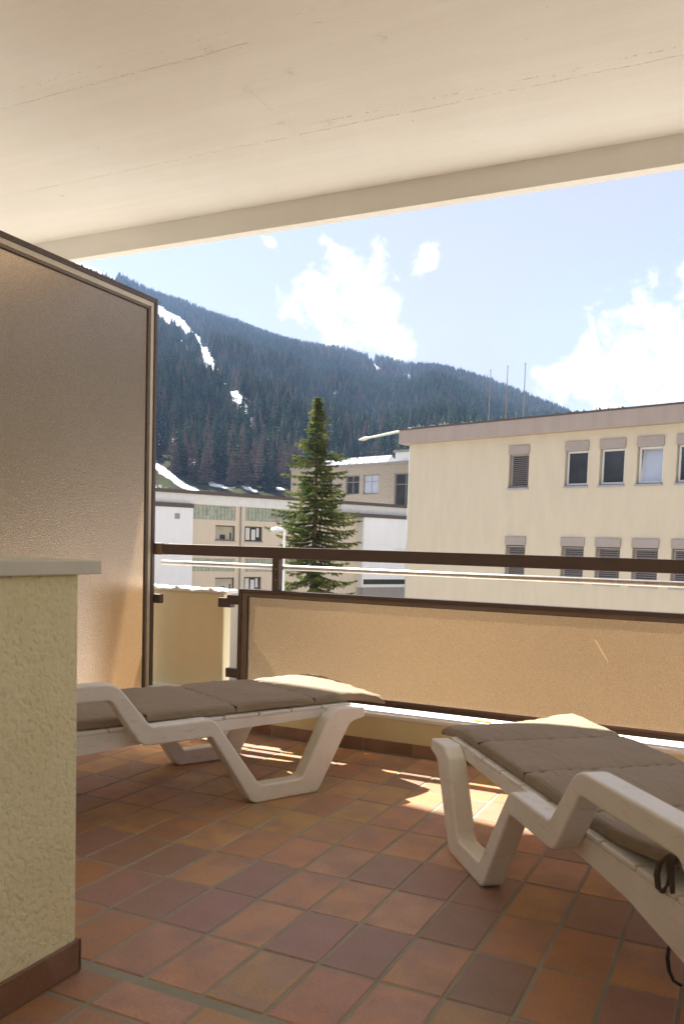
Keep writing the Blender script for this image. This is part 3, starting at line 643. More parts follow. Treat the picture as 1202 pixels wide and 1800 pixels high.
for (a, b) in ((-7.6, -3.7), (-3.5, 0.42)):
    rl = MB(); rl.add([(a-0.3, 0.4, zz(8.205)), (b+0.3, 0.4, zz(8.205)), (b, 1.5, zz(8.86)), (a, 1.5, zz(8.86)), (b+0.3, 2.6, zz(8.205)), (a-0.3, 2.6, zz(8.205))], [(0,1,2,3), (3,2,4,5), (1,4,2), (0,3,5)])
    q = rl.build('roof_light', M_LITE, Mb_)
    g_ = MB(); n_ = 5
    for i in range(n_+1):
        f_ = i/n_; xa = a-0.3+(b-a+0.6)*f_; xb = a+(b-a)*f_; g_.tube([(xa, 0.38, zz(8.22)), (xb, 1.49, zz(8.89))], 0.03, 5)
    g_.tube([(a, 1.5, zz(8.9)), (b, 1.5, zz(8.9))], 0.06, 6); g_.build('glazing_bars', M_WFRAME, q)
# long pale boom beyond the beige roof, carried by its own mast behind the building
p0 = CP + px_dir(631, 773)*(60/math.hypot(px_dir(631,773).x, px_dir(631,773).y)); p1 = CP + px_dir(718, 755)*(57/math.hypot(px_dir(718,755).x, px_dir(718,755).y)); dv = (p1-p0).normalized(); p2 = p1 + dv*0.25
M_BOOM = simple('pale_green_boom_paint', (0.62, 0.64, 0.52), 0.5, 0, 0.05)
em = empty('crane_boom', (p2.x, p2.y, GZ), 0, 'long pale slanting boom sticking out from behind the beige roof corner', 'crane')
L0 = lambda p: (p.x-p2.x, p.y-p2.y, p.z-GZ)
MB().tube([L0(p0+dv*0.9), L0(p2)], [0.075, 0.10], 8).build('boom', M_BOOM, em); MB().tube([L0(p0), L0(p0+dv*0.5), L0(p0+dv*0.9)], [0.05, 0.14, 0.09], 8).build('boom_tip', M_BOOM, em)
MB().tube([(0,0,0), (0,0,p2.z-GZ)], 0.10, 10).build('mast', M_BOOM, em)

# ---- street lamp
d = px_dir(500, 932); LP = CP + d*(31/math.hypot(d.x, d.y))
M_LAMP = simple('white_lamp_metal', (0.75, 0.76, 0.78), 0.4, 0.1, 0.04)
em = empty('street_lamp', (LP.x, LP.y, GZ), R(20), 'slim white street lamp with a flat head in front of the spruce', 'street lamp')
hgt_l = LP.z-GZ
MB().tube([(0,0,0),(0,0,hgt_l*0.5),(0,0,hgt_l-0.02),(-0.03,0,hgt_l+0.02)], [0.085, 0.065, 0.045, 0.04], 10).build('pole', M_LAMP, em)
hd = MB(); hd.tube([(0.06,0,hgt_l-0.02),(-0.10,0,hgt_l+0.03),(-0.28,0,hgt_l+0.05),(-0.46,0,hgt_l+0.02),(-0.53,0,hgt_l-0.01)], [0.05, 0.10, 0.14, 0.11, 0.03], 12, flat=0.5); hd.build('lamp_head', M_LAMP, em, smooth=True)
MB().box((-0.40, -0.08, hgt_l-0.055), (-0.12, 0.08, hgt_l-0.02)).build('lamp_glass', M_WFRAME, em)

# ---- the big spruce
def m_needle():
    m, t, o = mat('spruce_needles'); n = noise(t, 1.6, 4); n2 = noise(t, 11, 3)
    mx = nd(t, 'ShaderNodeMath', operation='MULTIPLY_ADD'); t.links.new(n2, mx.inputs[0]); mx.inputs[1].default_value = 0.7; t.links.new(n, mx.inputs[2])
    c = ramp(t, mx.outputs[0], [(0.55, (0.020, 0.042, 0.018)), (0.80, (0.085, 0.115, 0.036)), (1.0, (0.21, 0.21, 0.07))])
    p = nd(t, 'ShaderNodeBsdfDiffuse'); t.links.new(c, p.inputs['Color']); tl = nd(t, 'ShaderNodeBsdfTranslucent'); t.links.new(c, tl.inputs['Color'])
    ms = nd(t, 'ShaderNodeMixShader'); ms.inputs[0].default_value = 0.45; t.links.new(p.outputs[0], ms.inputs[1]); t.links.new(tl.outputs[0], ms.inputs[2]); t.links.new(ms.outputs[0], o.inputs['Surface']); return m
M_NEED = m_needle(); M_BARK = simple('spruce_bark', (0.12, 0.085, 0.06), 0.9, 0, 0.3, 12)
TX, TY = -15.6, 30.2
em = empty('spruce_tree', (TX, TY, GZ), 0, 'tall green spruce with ragged branches standing before the white building', 'tree')
TH = 7.3-GZ
MB().tube([(0,0,0),(0.03,0,TH*0.4),(0,0.02,TH*0.8),(0,0,TH)], [0.24, 0.17, 0.06, 0.012], 9).build('trunk', M_BARK, em)
rd = random.Random(17); cb = MB(); nb_ = MB()
def needle_spray(p, d, ln, mb):
    """a twig: needles in short tapering fins round a thin axis"""
    side = d.cross(Vector((0,0,1))); side = side.normalized() if side.length > 0.01 else Vector((1,0,0)); upv = side.cross(d)
    k = 0; st = 0.055
    while k*st < ln:
        q = p + d*(k*st); w = 0.062*(1-0.5*k*st/ln)+0.018
        for a in (rd.uniform(0, 1.2), rd.uniform(1.6, 2.8), rd.uniform(3.4, 4.4), rd.uniform(4.8, 6.0)):
            v = (side*math.cos(a)+upv*math.sin(a)*0.8)*w + d*0.05
            mb.add([q - d*0.022, q + v, q + d*0.030], [(0,1,2)])
        k += 1
z = TH-0.06; i = 0
while z > 1.6:
    f = (TH-z)/(TH-1.0)
    reach = 0.98*float(np.interp(f, [0, 0.02, 0.09, 0.18, 0.27, 0.38, 0.47, 0.62, 1.0], [0.03, 0.10, 0.42, 0.86, 1.22, 1.60, 1.55, 1.65, 1.8]))
    nbr = 4 if f < 0.12 else 7
    for k in range(nbr):
        a = i*2.399 + k*2*math.pi/nbr + rd.uniform(-0.35, 0.35); ln = reach*rd.uniform(0.42, 1.2)*(1+0.25*math.sin(a*2+i*0.35))
        if rd.random() < 0.10 and f > 0.2: ln *= 1.25
        if rd.random() < 0.22 and f > 0.12: continue
        droop = -0.35 + 1.05*min(1, f*1.8); n = max(3, int(ln/0.20)); pts = []
        for j in range(n+1):
            u = j/n; hh = -droop*ln*(u**1.2)*0.62 + 0.30*droop*ln*u**3*1.2 + 0.10*ln*u*(1-f)
            wob = 0.05*math.sin(u*5+k)
            pts.append(Vector((math.cos(a+wob)*ln*u, math.sin(a+wob)*ln*u, z+hh)))
        cb.tube(pts, [0.028*(1-j/n)*(0.4+f)+0.004 for j in range(n+1)], 4, cap=False)
        for j in range(1, n+1):
            p = pts[j]; d = (pts[j]-pts[j-1]).normalized(); sd_ = d.cross(Vector((0,0,1))).normalized()
            needle_spray(pts[j-1], d, (pts[j]-pts[j-1]).length, nb_)
            tl_ = (0.16 + 0.34*ln*0.5*(1-abs(2*j/n-0.9)*0.75))*rd.uniform(0.6, 1.2)
            for sgn in (-1, 1):
                dd_ = (sd_*sgn*rd.uniform(0.6, 1.0) + d*0.75 + Vector((0,0,rd.uniform(-0.5, 0.05)))).normalized()
                needle_spray(p, dd_, tl_, nb_)
                if tl_ > 0.25: needle_spray(p + dd_*tl_*0.5, (dd_ + d*0.8 + Vector((0,0,-0.45))).normalized(), tl_*0.5, nb_)
            if rd.random() < 0.6: needle_spray(p, (d*0.4+Vector((0,0,-1))).normalized(), tl_*0.5, nb_)
        needle_spray(pts[-1], (pts[-1]-pts[-2]).normalized()+Vector((0,0,0.15)), 0.14, nb_)
    z -= 0.135 + 0.08*f + (0.18 if f > 0.62 and rd.random() < 0.5 else 0); i += 1
cb.build('branches', M_BARK, em)['kind'] = 'stuff'; nb_.build('crown', M_NEED, em)

# ================================================================== THE BALCONY
# ---- floor: grout bed, tiles, threshold row
WY = 1.475                                   # face of the parapet skirting
fl = MB().box((-1.72, -3.6, -0.25), (4.2, 1.9, -0.0022)).build('floor', M_GROUT); tag(fl, kind='structure')
def tile_mesh(w, l, h=0.014, b=0.0035):
    x_, y_ = w/2, l/2; v = []; 
    for (a, c, zz_) in ((x_, y_, -h), (x_, y_, -b*0.8), (x_-b, y_-b, 0)):
        v += [(-a, -c, zz_), (a, -c, zz_), (a, c, zz_), (-a, c, zz_)]
    f_ = [(8, 9, 10, 11)]
    for k in (0, 4): f_ += [(k+i, k+(i+1) % 4, k+4+(i+1) % 4, k+4+i) for i in range(4)]
    me_ = bpy.data.meshes.new('tile'); me_.from_pydata(v, [], f_); me_.materials.append(M_TILE); me_.update(); return me_
G = 0.0075
PX, PY = 0.155, 0.24468
TM = tile_mesh(PX-G, PY-G)
OCH, TER, PUR, DRK, PNK = (0.42, 0.245, 0.098), (0.40, 0.205, 0.098), (0.29, 0.168, 0.122), (0.27, 0.160, 0.098), (0.41, 0.225, 0.135)
def tcol(xx, yy, rd):
    u = xx - 0.35*yy
    wts = {OCH: 1.0, TER: 1.6, PUR: 0.7, DRK: 0.35, PNK: 0.5}
    if yy > 0.0 and xx < 0.1 and yy < 1.0: wts[OCH] = 3.2; wts[TER] = 1.6; wts[PUR] = 0.25
    if -0.65 < yy < 0.3 and -0.45 < xx < 0.75: wts[PUR] = 1.7; wts[OCH] = 0.5; wts[DRK] = 0.6; wts[PNK] = 1.0
    if xx > 0.75: wts[TER] = 1.7; wts[OCH] = 1.2; wts[PUR] = 0.5; wts[DRK] = 0.5
    if yy > 1.0: wts[TER] = 2; wts[OCH] = 1.0; wts[DRK] = 0.3; wts[PUR] = 0.3
    c = rd.choices(list(wts), list(wts.values()))[0]; k = rd.uniform(1.0, 1.28); return (c[0]*k, c[1]*k*rd.uniform(.95, 1.06), c[2]*k, 1)
rd = random.Random(5)
tiles = []
for i in range(-12, 27):
    for j in range(-3, 6):
        tiles.append(((i+0.5)*PX, (j+0.5)*PY, 0))
for j in (-6,): pass
cand = []
for i in range(-12, 27):
    for r_ in range(3, -6, -1):              # the row between grid lines r_ and r_-1
        cx_, cy_ = (i+0.5)*PX, -(r_-0.5)*PY
        if cx_ < -1.63: continue
        cand.append((TM, cx_, cy_, 0.0))
# threshold row and the rows laid the other way nearer the door
THM = tile_mesh(0.2195-G, 0.118-G); TM2 = tile_mesh(0.2195-G, 0.158-G)
for k in range(-8, 17):
    xx = 0.118 + (k+0.5)*0.2195
    if xx > 0.05 or True: cand.append((THM, xx, -0.7595-0.059+0.001, 0.0))
for rr_ in range(9):
    for k in range(-8, 17): cand.append((TM2, 0.118 + (k+0.5)*0.2195 + (0.0), -0.8785-0.079-rr_*0.158, 0.0))
def inview(xx, yy):
    d = Vector((xx, yy, 0))-CP; z_ = d.dot(fwd)
    if z_ < 0.05: return 1e9
    px_ = 601+1481.42*d.dot(r2)/z_; py_ = 1061.82-1481.42*d.dot(u2)/z_
    hidden_by_wall = (xx < -0.01 and yy < -0.6) or (px_ < 135 and yy < 0.9)
    ok = -60 < px_ < 1262 and 1100 < py_ < 1870 and not hidden_by_wall
    return d.length if ok else 1e9
sc_ = sorted(cand, key=lambda c_: inview(c_[1], c_[2])); vis = [c_ for c_ in sc_ if inview(c_[1], c_[2]) < 1e8][:300]; visset = set(id(c_) for c_ in vis)
for c_ in vis:
    ob = bpy.data.objects.new('tile', c_[0]); COL.objects.link(ob); ob.parent = fl
    ob.location = (c_[1], c_[2], rd.uniform(-0.0008, 0.0008)); ob.rotation_euler = (rd.uniform(-.003, .003), rd.uniform(-.003, .003), rd.uniform(-.004, .004)); ob.color = tcol(c_[1], c_[2], rd)
mb = MB()
for c_ in cand:
    if id(c_) in visset: continue
    me_ = c_[0]; mb.add([(v.co.x+c_[1], v.co.y+c_[2], v.co.z) for v in me_.vertices], [tuple(p.vertices) for p in me_.polygons])
ob = mb.build('outlying_tiles', M_TILE, fl); ob['kind'] = 'stuff'; ob.color = (*TER, 1)

# ---- parapet wall with skirting tiles and white ledge
pw = empty('parapet_wall', (0, 0, 0), 0, 'low yellow wall under the amber glass railing with a sunlit white ledge', 'wall')
MB().box((-1.75, WY+0.008, 0.0005), (4.2, 1.80, 0.168)).build('wall_body', M_YPAINT, pw)
lb_ = MB(); n = 60
vs = []
for k in range(n+1):
    xx = -1.75 + 5.95*k/n; e = 0.0025*math.sin(k*1.7)+0.002*math.sin(k*4.1)
    vs += [(xx, WY+0.004+e, 0.1685), (xx, WY+0.004+e, 0.183), (xx, WY+0.010+e, 0.186), (xx, 1.805, 0.186), (xx, 1.805, 0.1685)]
fs = []
for k in range(n):
    for q in range(5): fs.append((k*5+q, k*5+(q+1) % 5, (k+1)*5+(q+1) % 5, (k+1)*5+q))
fs += [(0,1,2,3,4), tuple(n*5+q for q in (4,3,2,1,0))]
lb_.add(vs, [f_[::-1] for f_ in fs]).build('ledge', M_LEDGE, pw)
skt = tile_mesh(0.2535, 0.056, 0.008, 0.002)
for k in range(-6, 17):
    xx = -0.3025 + (k+0.5)*0.2557
    if xx < -1.7 or xx > 4.1: continue
    ob = bpy.data.objects.new('skirting_tile', skt); COL.objects.link(ob); ob.parent = pw
    ob.location = (xx, WY, 0.0325); ob.rotation_euler = (R(90), 0, 0); c_ = random.choice([DRK, TER, TER, (0.22, 0.095, 0.05)]); ob.color = (c_[0]*0.8, c_[1]*0.8, c_[2]*0.75, 1)
MB().box((-1.7, WY+0.001, 0.0006), (4.1, WY+0.0085, 0.059)).build('grout_bed', M_GROUT, pw)
sk = tag(MB().box((0.215, 1.560, 0.1875), (0.29, 1.588, 0.192)).build('yellow_scrap', simple('yellow_plastic', (0.65, 0.48, 0.05), 0.4)), 'small yellow strip lying on the white ledge by the right lounger', 'scrap')

# ---- low wall on the left with stone coping
lw = empty('low_wall', (0, -0.77, 0), 0, 'low yellow roughcast wall with a stone top in the left foreground', 'wall')
wb = MB(); nx_, nz_ = 2, 2
wb.box((-0.20, -2.7, 0.0), (0.0, -0.012, 0.901)).build('wall_body', M_ROUGH, lw, bevel=0.006, seg=3)
MB().box((-0.235, -2.7, 0.9015), (0.022, 0.036, 0.932)).build('coping', M_COPING, lw, bevel=0.003)
M_SKW = M_TILE
s2 = tile_mesh(0.94, 0.072, 0.008, 0.002)
yk = -0.003
for k in range(3):
    ob = bpy.data.objects.new('skirting_tile', s2); COL.objects.link(ob); ob.parent = lw; ob.location = (0.0085, yk-0.47-k*0.945, 0.038); ob.rotation_euler = (R(90), 0, R(90)); ob.color = (0.20, 0.10, 0.05, 1)
s3 = tile_mesh(0.21, 0.072, 0.008, 0.002)
ob = bpy.data.objects.new('skirting_tile', s3); COL.objects.link(ob); ob.parent = lw; ob.location = (-0.0965, -0.0035, 0.038); ob.rotation_euler = (R(90), 0, R(180)); ob.color = (0.20, 0.10, 0.05, 1)

# ---- amber glass divider screen
def pane(name, m_front, parent, a, b, axis, front_first=True):
    """a pane box whose outer large face is plain and whose room-side face scatters"""
    mb_ = MB().box(a, b); o_ = link(name, mb_.v, mb_.f, None, parent, mats=[m_front, M_CLEAR]); 
    nrm = {'x': Vector((1, 0, 0)), 'y': Vector((0, -1, 0))}[axis]
    for p in o_.data.polygons:
        p.material_index = 0 if p.normal.dot(nrm) > 0.9 else 1
    return o_
DX = -1.615
dv_ = empty('privacy_screen', (DX, 1.51, 0), 0, 'tall amber obscure glass screen in a brown and cream frame at the left end', 'screen')
YE, ZT = 0.0, 2.268; YB = -2.35
def rect_frame(name, m_, y0, y1, z0, z1, w, x0, x1, parent, bevel=0.002):
    mb_ = MB(); mb_.box((x0, y1-w, z0), (x1, y1, z1)); mb_.box((x0, y0, z0), (x1, y0+w, z1)); mb_.box((x0, y0+w, z1-w), (x1, y1-w, z1)); mb_.box((x0, y0+w, z0), (x1, y1-w, z0+w))
    return mb_.build(name, m_, parent, bevel=bevel)
rect_frame('frame', M_BROWN, YB, YE, 0.03, ZT, 0.024, -0.02, 0.02, dv_)
rect_frame('inner_frame', M_CREAM, YB+0.0242, YE-0.0242, 0.054, ZT-0.0242, 0.024, -0.016, 0.013, dv_)
rect_frame('glazing_bead', M_BROWN_L, YB+0.0485, YE-0.0485, 0.078, ZT-0.0485, 0.013, -0.012, 0.006, dv_, 0)
rect_frame('gasket', M_GASKET, YB+0.0617, YE-0.0617, 0.0912, ZT-0.0617, 0.005, -0.008, 0.002, dv_, 0)
pane('glass_pane', M_OBS_DIM, dv_, (-0.006, YB+0.064, 0.094), (-0.001, YE-0.064, ZT-0.064), 'x')
for yy in (YE-0.012, YB+0.012): MB().box((-0.03, yy-0.02, 0.0), (0.03, yy+0.02, 0.03)).build('foot', M_BROWN, dv_)

# ---- concrete pillar between the screen and the glass railing
pl = empty('end_wall_block', (0, 0, 0), 0, 'pale yellow concrete block with a white top between screen and railing', 'wall')
MB().box((-2.3, 1.60, -1.0), (-1.20, 1.672, 0.708)).build('wall_body', M_PILLAR, pl, bevel=0.008)
cp = MB(); vs = []; n = 40
for k in range(n+1):
    xx = -2.3 + 1.125*k/n; e = 0.003*math.sin(k*2.3)+0.003*math.sin(k*0.9+1); 
    vs += [(xx, 1.592+e, 0.7085), (xx, 1.592+e, 0.722+e), (xx, 1.60, 0.730+e), (xx, 1.70, 0.730+e), (xx, 1.70, 0.7085)]
fs = []
for k in range(n):
    for q in range(5): fs.append((k*5+q, k*5+(q+1) % 5, (k+1)*5+(q+1) % 5, (k+1)*5+q))
fs += [(0,1,2,3,4), tuple(n*5+q for q in (4,3,2,1,0))]
cp.add(vs, [f_[::-1] for f_ in fs]).build('cap', M_LEDGE, pl)

# ---- railing with glass
RY = 1.51
rl = empty('balcony_railing', (0, RY, 0), 0, 'brown steel balcony railing with top bar, round tube and amber glass infill', 'railing')
X0, X1 = -1.053, 4.1
MB().box((-1.54, 0.0, 0.908), (4.1, 0.045, 0.966)).build('top_rail', M_BROWN, rl, bevel=0.003)
MB().box((-1.60, -0.003, 0.905), (-1.541, 0.048, 0.969)).build('rail_sleeve', M_BROWN_L, rl, bevel=0.003)
for px_ in (-0.855, 1.75, 3.6):
    MB().box((px_, 0.0015, 0.7455), (px_+0.038, 0.0435, 0.9075)).build('post', M_BROWN, rl, bevel=0.002)
    for zz_ in (0.80, 0.855): MB().tube([(px_+0.024, 0.002, zz_), (px_+0.024, -0.0015, zz_)], 0.0028, 8).build('screw', M_STEEL, rl)
tb = MB(); tb.tube([(-1.60, 0.075, 0.862), (0.5, 0.075, 0.862), (4.1, 0.075, 0.862)], 0.0135, 16); tb.build('tube_rail', M_TUBE, rl, smooth=True)
for px_ in (-0.855, 1.75, 3.6): MB().box((px_+0.008, 0.0438, 0.850), (px_+0.03, 0.062, 0.874)).build('tube_bracket', M_BROWN, rl)
ff = MB(); w = 0.02
zb, zt = 0.215, 0.745
ff.box((X0, 0, zb), (X0+w, 0.042, zt)); ff.box((X1-w, 0, zb), (X1, 0.042, zt)); ff.box((X0+w, 0, zt-w), (X1-w, 0.042, zt)); ff.box((X0+w, 0, zb), (X1-w, 0.042, zb+w)); ff.build('glass_frame', M_BROWN, rl, bevel=0.0015)
ff = MB(); a0, a1, c0, c1, w2 = X0+w+0.0003, X1-w-0.0003, zb+w+0.0003, zt-w-0.0003, 0.018
ff.box((a0, 0.005, c0), (a0+w2+0.012, 0.037, c1)); ff.box((a1-w2, 0.005, c0), (a1, 0.037, c1)); ff.box((a0+w2+0.012, 0.005, c1-w2), (a1-w2, 0.037, c1)); ff.box((a0+w2+0.012, 0.005, c0), (a1-w2, 0.037, c0+0.013)); ff.build('inner_frame', M_BROWN_L, rl, bevel=0.001)
b0, b1, d0, d1 = a0+w2+0.0123, a1-w2-0.0003, c0+0.0133, c1-w2-0.0003
ff = MB(); ff.box((b0, 0.012, d0), (b0+0.0035, 0.03, d1)); ff.box((b0+0.0035, 0.012, d1-0.003), (b1, 0.03, d1)); ff.build('gasket', M_GASKET, rl)
pane('glass_pane', M_OBS, rl, (b0+0.004, 0.016, d0+0.0005), (b1, 0.022, d1-0.0035), 'y')
MB().box((-1.60, 0.0, 0.640), (-1.555, 0.03, 0.690)).build('wall_bracket', M_BROWN, rl, bevel=0.002)
MB().box((-1.198, 0.03, 0.640), (-1.12, 0.075, 0.690)).build('wall_bracket', M_BROWN, rl, bevel=0.002)
for z0_ in (0.66, 0.275): MB().box((-1.125, 0.002, z0_), (X0-0.0003, 0.036, z0_+0.048)).build('wall_bracket', M_BROWN, rl, bevel=0.002)
# chips and scratches on the glass: thin raised scuffs
M_SCUFF, t, o = mat('pale_scuff'); tl = nd(t, 'ShaderNodeBsdfTranslucent'); tl.inputs['Color'].default_value = (0.9, 0.78, 0.58, 1); t.links.new(tl.outputs[0], o.inputs['Surface'])
s_ = MB(); s_.add([(0.745, 0.0150, 0.610), (0.752, 0.0150, 0.612), (0.808, 0.0150, 0.520), (0.806, 0.0150, 0.515), (0.775, 0.0150, 0.560)], [(0, 4, 3, 2, 1)]); 
rd = random.Random(9)
for k in range(34):
    xx = rd.choice([rd.uniform(0.55, 1.6), rd.uniform(0.9, 1.1)]); zz_ = rd.uniform(0.42, 0.66); q = rd.uniform(0.0008, 0.0028)
    s_.add([(xx, 0.0150, zz_), (xx+q, 0.0150, zz_+q*0.3), (xx+q*0.7, 0.0150, zz_-q*1.4), (xx-q*0.3, 0.0150, zz_-q)], [(0, 1, 2, 3)])
s_.build('scuff_marks', M_SCUFF, rl)

# ---- ceiling slab with downstand beam and formwork seams
cl = MB().box((-4.0, -3.6, 2.72), (5.0, 1.63, 2.95)).build('ceiling', M_CEIL); tag(cl, kind='structure')
bmv = [(1.6302, 2.60), (1.690, 2.60), (1.693, 2.612), (1.705, 2.607), (1.720, 2.64), (1.722, 2.95), (1.6302, 2.95)]
bb = MB().prism(bmv, lambda a, b, w_: (w_, a, b), -4.0, 5.0).build('ceiling_beam', M_CEIL); bb.parent = cl
def seam(p0, p1, seed, wdt=0.0035, n=260, prob=0.75):
    rd = random.Random(seed); mb_ = MB(); p0 = Vector(p0); p1 = Vector(p1); d = (p1-p0)/n; s = Vector((-d.y, d.x, 0)).normalized()
    off_ = 0
    for k in range(n):
        off_ = off_*0.9 + rd.uniform(-0.0012, 0.0012)
        if rd.random() > prob: continue
        q = p0 + d*k + s*off_; w_ = wdt*rd.uniform(0.3, 1.3); h = rd.uniform(0.0004, 0.0014); e = d*rd.uniform(0.9, 1.6)
        mb_.add([q-s*w_, q+s*w_, q+e+s*w_*rd.uniform(.3, 1), q+e-s*w_*rd.uniform(.3, 1), q+e*0.5+s*rd.uniform(-.5, .5)*w_+Vector((0, 0, -h))], [(0,4,1), (1,4,2), (2,4,3), (3,4,0)])
    o_ = mb_.build('formwork_seam', M_CEIL, cl); return o_
zc = 2.7195
for k, (yy, xa, xb) in enumerate([(1.04, -2.6, 2.2), (0.39, -2.4, -0.35), (-0.27, -3, 2), (-0.92, -3, 2)]): seam((xa, yy, zc), (xb, yy+0.004, zc), k, 0.0032, int((xb-xa)/0.012))
seam((-0.50, 1.62, zc), (-0.52, -0.3, zc), 8, 0.004, 170, 0.35); seam((-0.1, 0.39, zc), (-0.05, 0.39, zc), 12, 0.006, 12, 0.9)
seam((-2.2, 0.30, zc), (1.9, 0.34, zc), 14, 0.0016, 300, 0.2); seam((-0.4, 0.98, zc), (1.6, 0.99, zc), 15, 0.0014, 200, 0.3)
for (xx, yy) in ((-0.50, 0.38), (-0.52, 0.93), (-0.33, 1.0), (-0.30, 0.62), (-0.52, 0.66), (0.1, 0.55)):
    s_ = MB(); rd = random.Random(int(xx*1000)+int(yy*77))
    for q in range(16):
        ax, ay = xx+rd.gauss(0, 0.010), yy+rd.gauss(0, 0.012); w_ = rd.uniform(0.0015, 0.006)
        s_.add([(ax-w_, ay-w_, zc), (ax+w_, ay-w_*.5, zc), (ax+w_*.6, ay+w_, zc), (ax-w_*.8, ay+w_*.7, zc), (ax, ay, zc-rd.uniform(0.0004, 0.0014))], [(0,4,1), (1,4,2), (2,4,3), (3,4,0)])
    s_.build('plaster_chip', M_CEIL, cl)

# ---- the house behind the camera: rear wall with a glazed door, right end wall (they only bounce light)
M_REAR = m_paint('pale_house_render', (0.78, 0.76, 0.70), (0.84, 0.82, 0.76), 0.001)
hw = MB().box((-4.0, -3.85, -0.2), (5.0, -3.602, 2.95)).build('rear_wall', M_REAR); tag(hw, kind='structure')
lo = MB().box((-4.0, -3.6, -0.25), (-1.722, 1.50, -0.0022)).build('neighbour_floor', M_GROUT); tag(lo, kind='structure')
mb = MB()
for i in range(15):
    for j in range(20): mb.add([(v.co.x-4.0+(i+0.5)*PX, v.co.y+1.45-(j+0.5)*PY, v.co.z) for v in TM.vertices], [tuple(p.vertices) for p in TM.polygons])
ob = mb.build('outlying_tiles', M_TILE, lo); ob['kind'] = 'stuff'; ob.color = (*OCH, 1)
ls = MB().box((-4.0, -3.85, -7.0), (5.0, 1.80, -0.2505)).build('house_below', M_REAR); tag(ls, kind='structure')

aw = MB()  # unseen slab added overhead; skewed edge set to cast the slanted sun-patch border
def shd_y(x_): return 2.19-0.19*x_
vs = [(-8, -3.8), (3.2, -3.8), (3.2, shd_y(3.2)), (-8, shd_y(-8))]
aw.add([(a, b, 5.30) for a, b in vs] + [(a, b, 5.42) for a, b in vs], [(3,2,1,0), (4,5,6,7), (0,1,5,4), (1,2,6,5), (2,3,7,6), (3,0,4,7)])
ow = aw.build('overhead_shade_slab', M_REAR); tag(ow, kind='structure')
uw = MB().box((-8, -3.85, 2.951), (5.0, -3.6, 5.299)).build('upper_wall', M_REAR); tag(uw, kind='structure')

# ================================================================== SUN LOUNGERS
def rounded(poly, radii, seg=6):
    out = []; n = len(poly)
    for i, (p, r_) in enumerate(zip(poly, radii)):
        p = Vector(p); a = Vector(poly[i-1])-p; b = Vector(poly[(i+1) % n])-p; la, lb2 = a.length, b.length; a.normalize(); b.normalize()
        ang = a.angle(b); t_ = min(r_/math.tan(ang/2), la*0.48, lb2*0.48); rr = t_*math.tan(ang/2)
        bis = (a+b).normalized(); c = p + bis*(rr/math.sin(ang/2)); s0 = p+a*t_-c; s1 = p+b*t_-c
        for k in range(seg+1):
            f_ = k/seg; v = s0.lerp(s1, f_); v = v.normalized()*rr; out.append((c.x+v.x, c.y+v.y))
    return out
PROFILE = [((-1.03, 0.499), 0.05), ((-0.585, 0.499), 0.085), ((-0.458, 0.339), 0.035), ((-0.215, 0.342), 0.055), ((-0.012, 0.066), 0.018), ((0.178, 0.066), 0.03), ((0.300, 0.295), 0.03),
           ((0.350, 0.328), 0.05), ((0.484, 0.322), 0.012), ((0.489, 0.281), 0.008), ((0.412, 0.266), 0.05), ((0.258, 0.0), 0.045), ((-0.045, 0.0), 0.045), ((-0.222, 0.275), 0.018), ((-0.492, 0.272), 0.055),
           ((-0.605, 0.441), 0.025), ((-0.985, 0.441), 0.03), ((-1.075, 0.272), 0.03), ((-1.20, 0.262), 0.01), ((-1.21, 0.332), 0.01), ((-1.12, 0.338), 0.03)]
PP = rounded([p for p, _ in PROFILE], [r_ for _, r_ in PROFILE])
RAIL = rounded([(0.40, 0.3175), (0.36, 0.288), (-0.10, 0.277), (-0.50, 0.264), (-0.72, 0.249), (-0.80, 0.234), (-0.93, 0.212), (-1.05, 0.210), (-1.18, 0.228), (-1.42, 0.245), (-1.45, 0.3175)],
               [0.004, 0.01, 0.3, 0.3, 0.08, 0.08, 0.08, 0.06, 0.08, 0.01, 0.01], 4)
WID = 0.70
def ramp_z(s): return 0.334
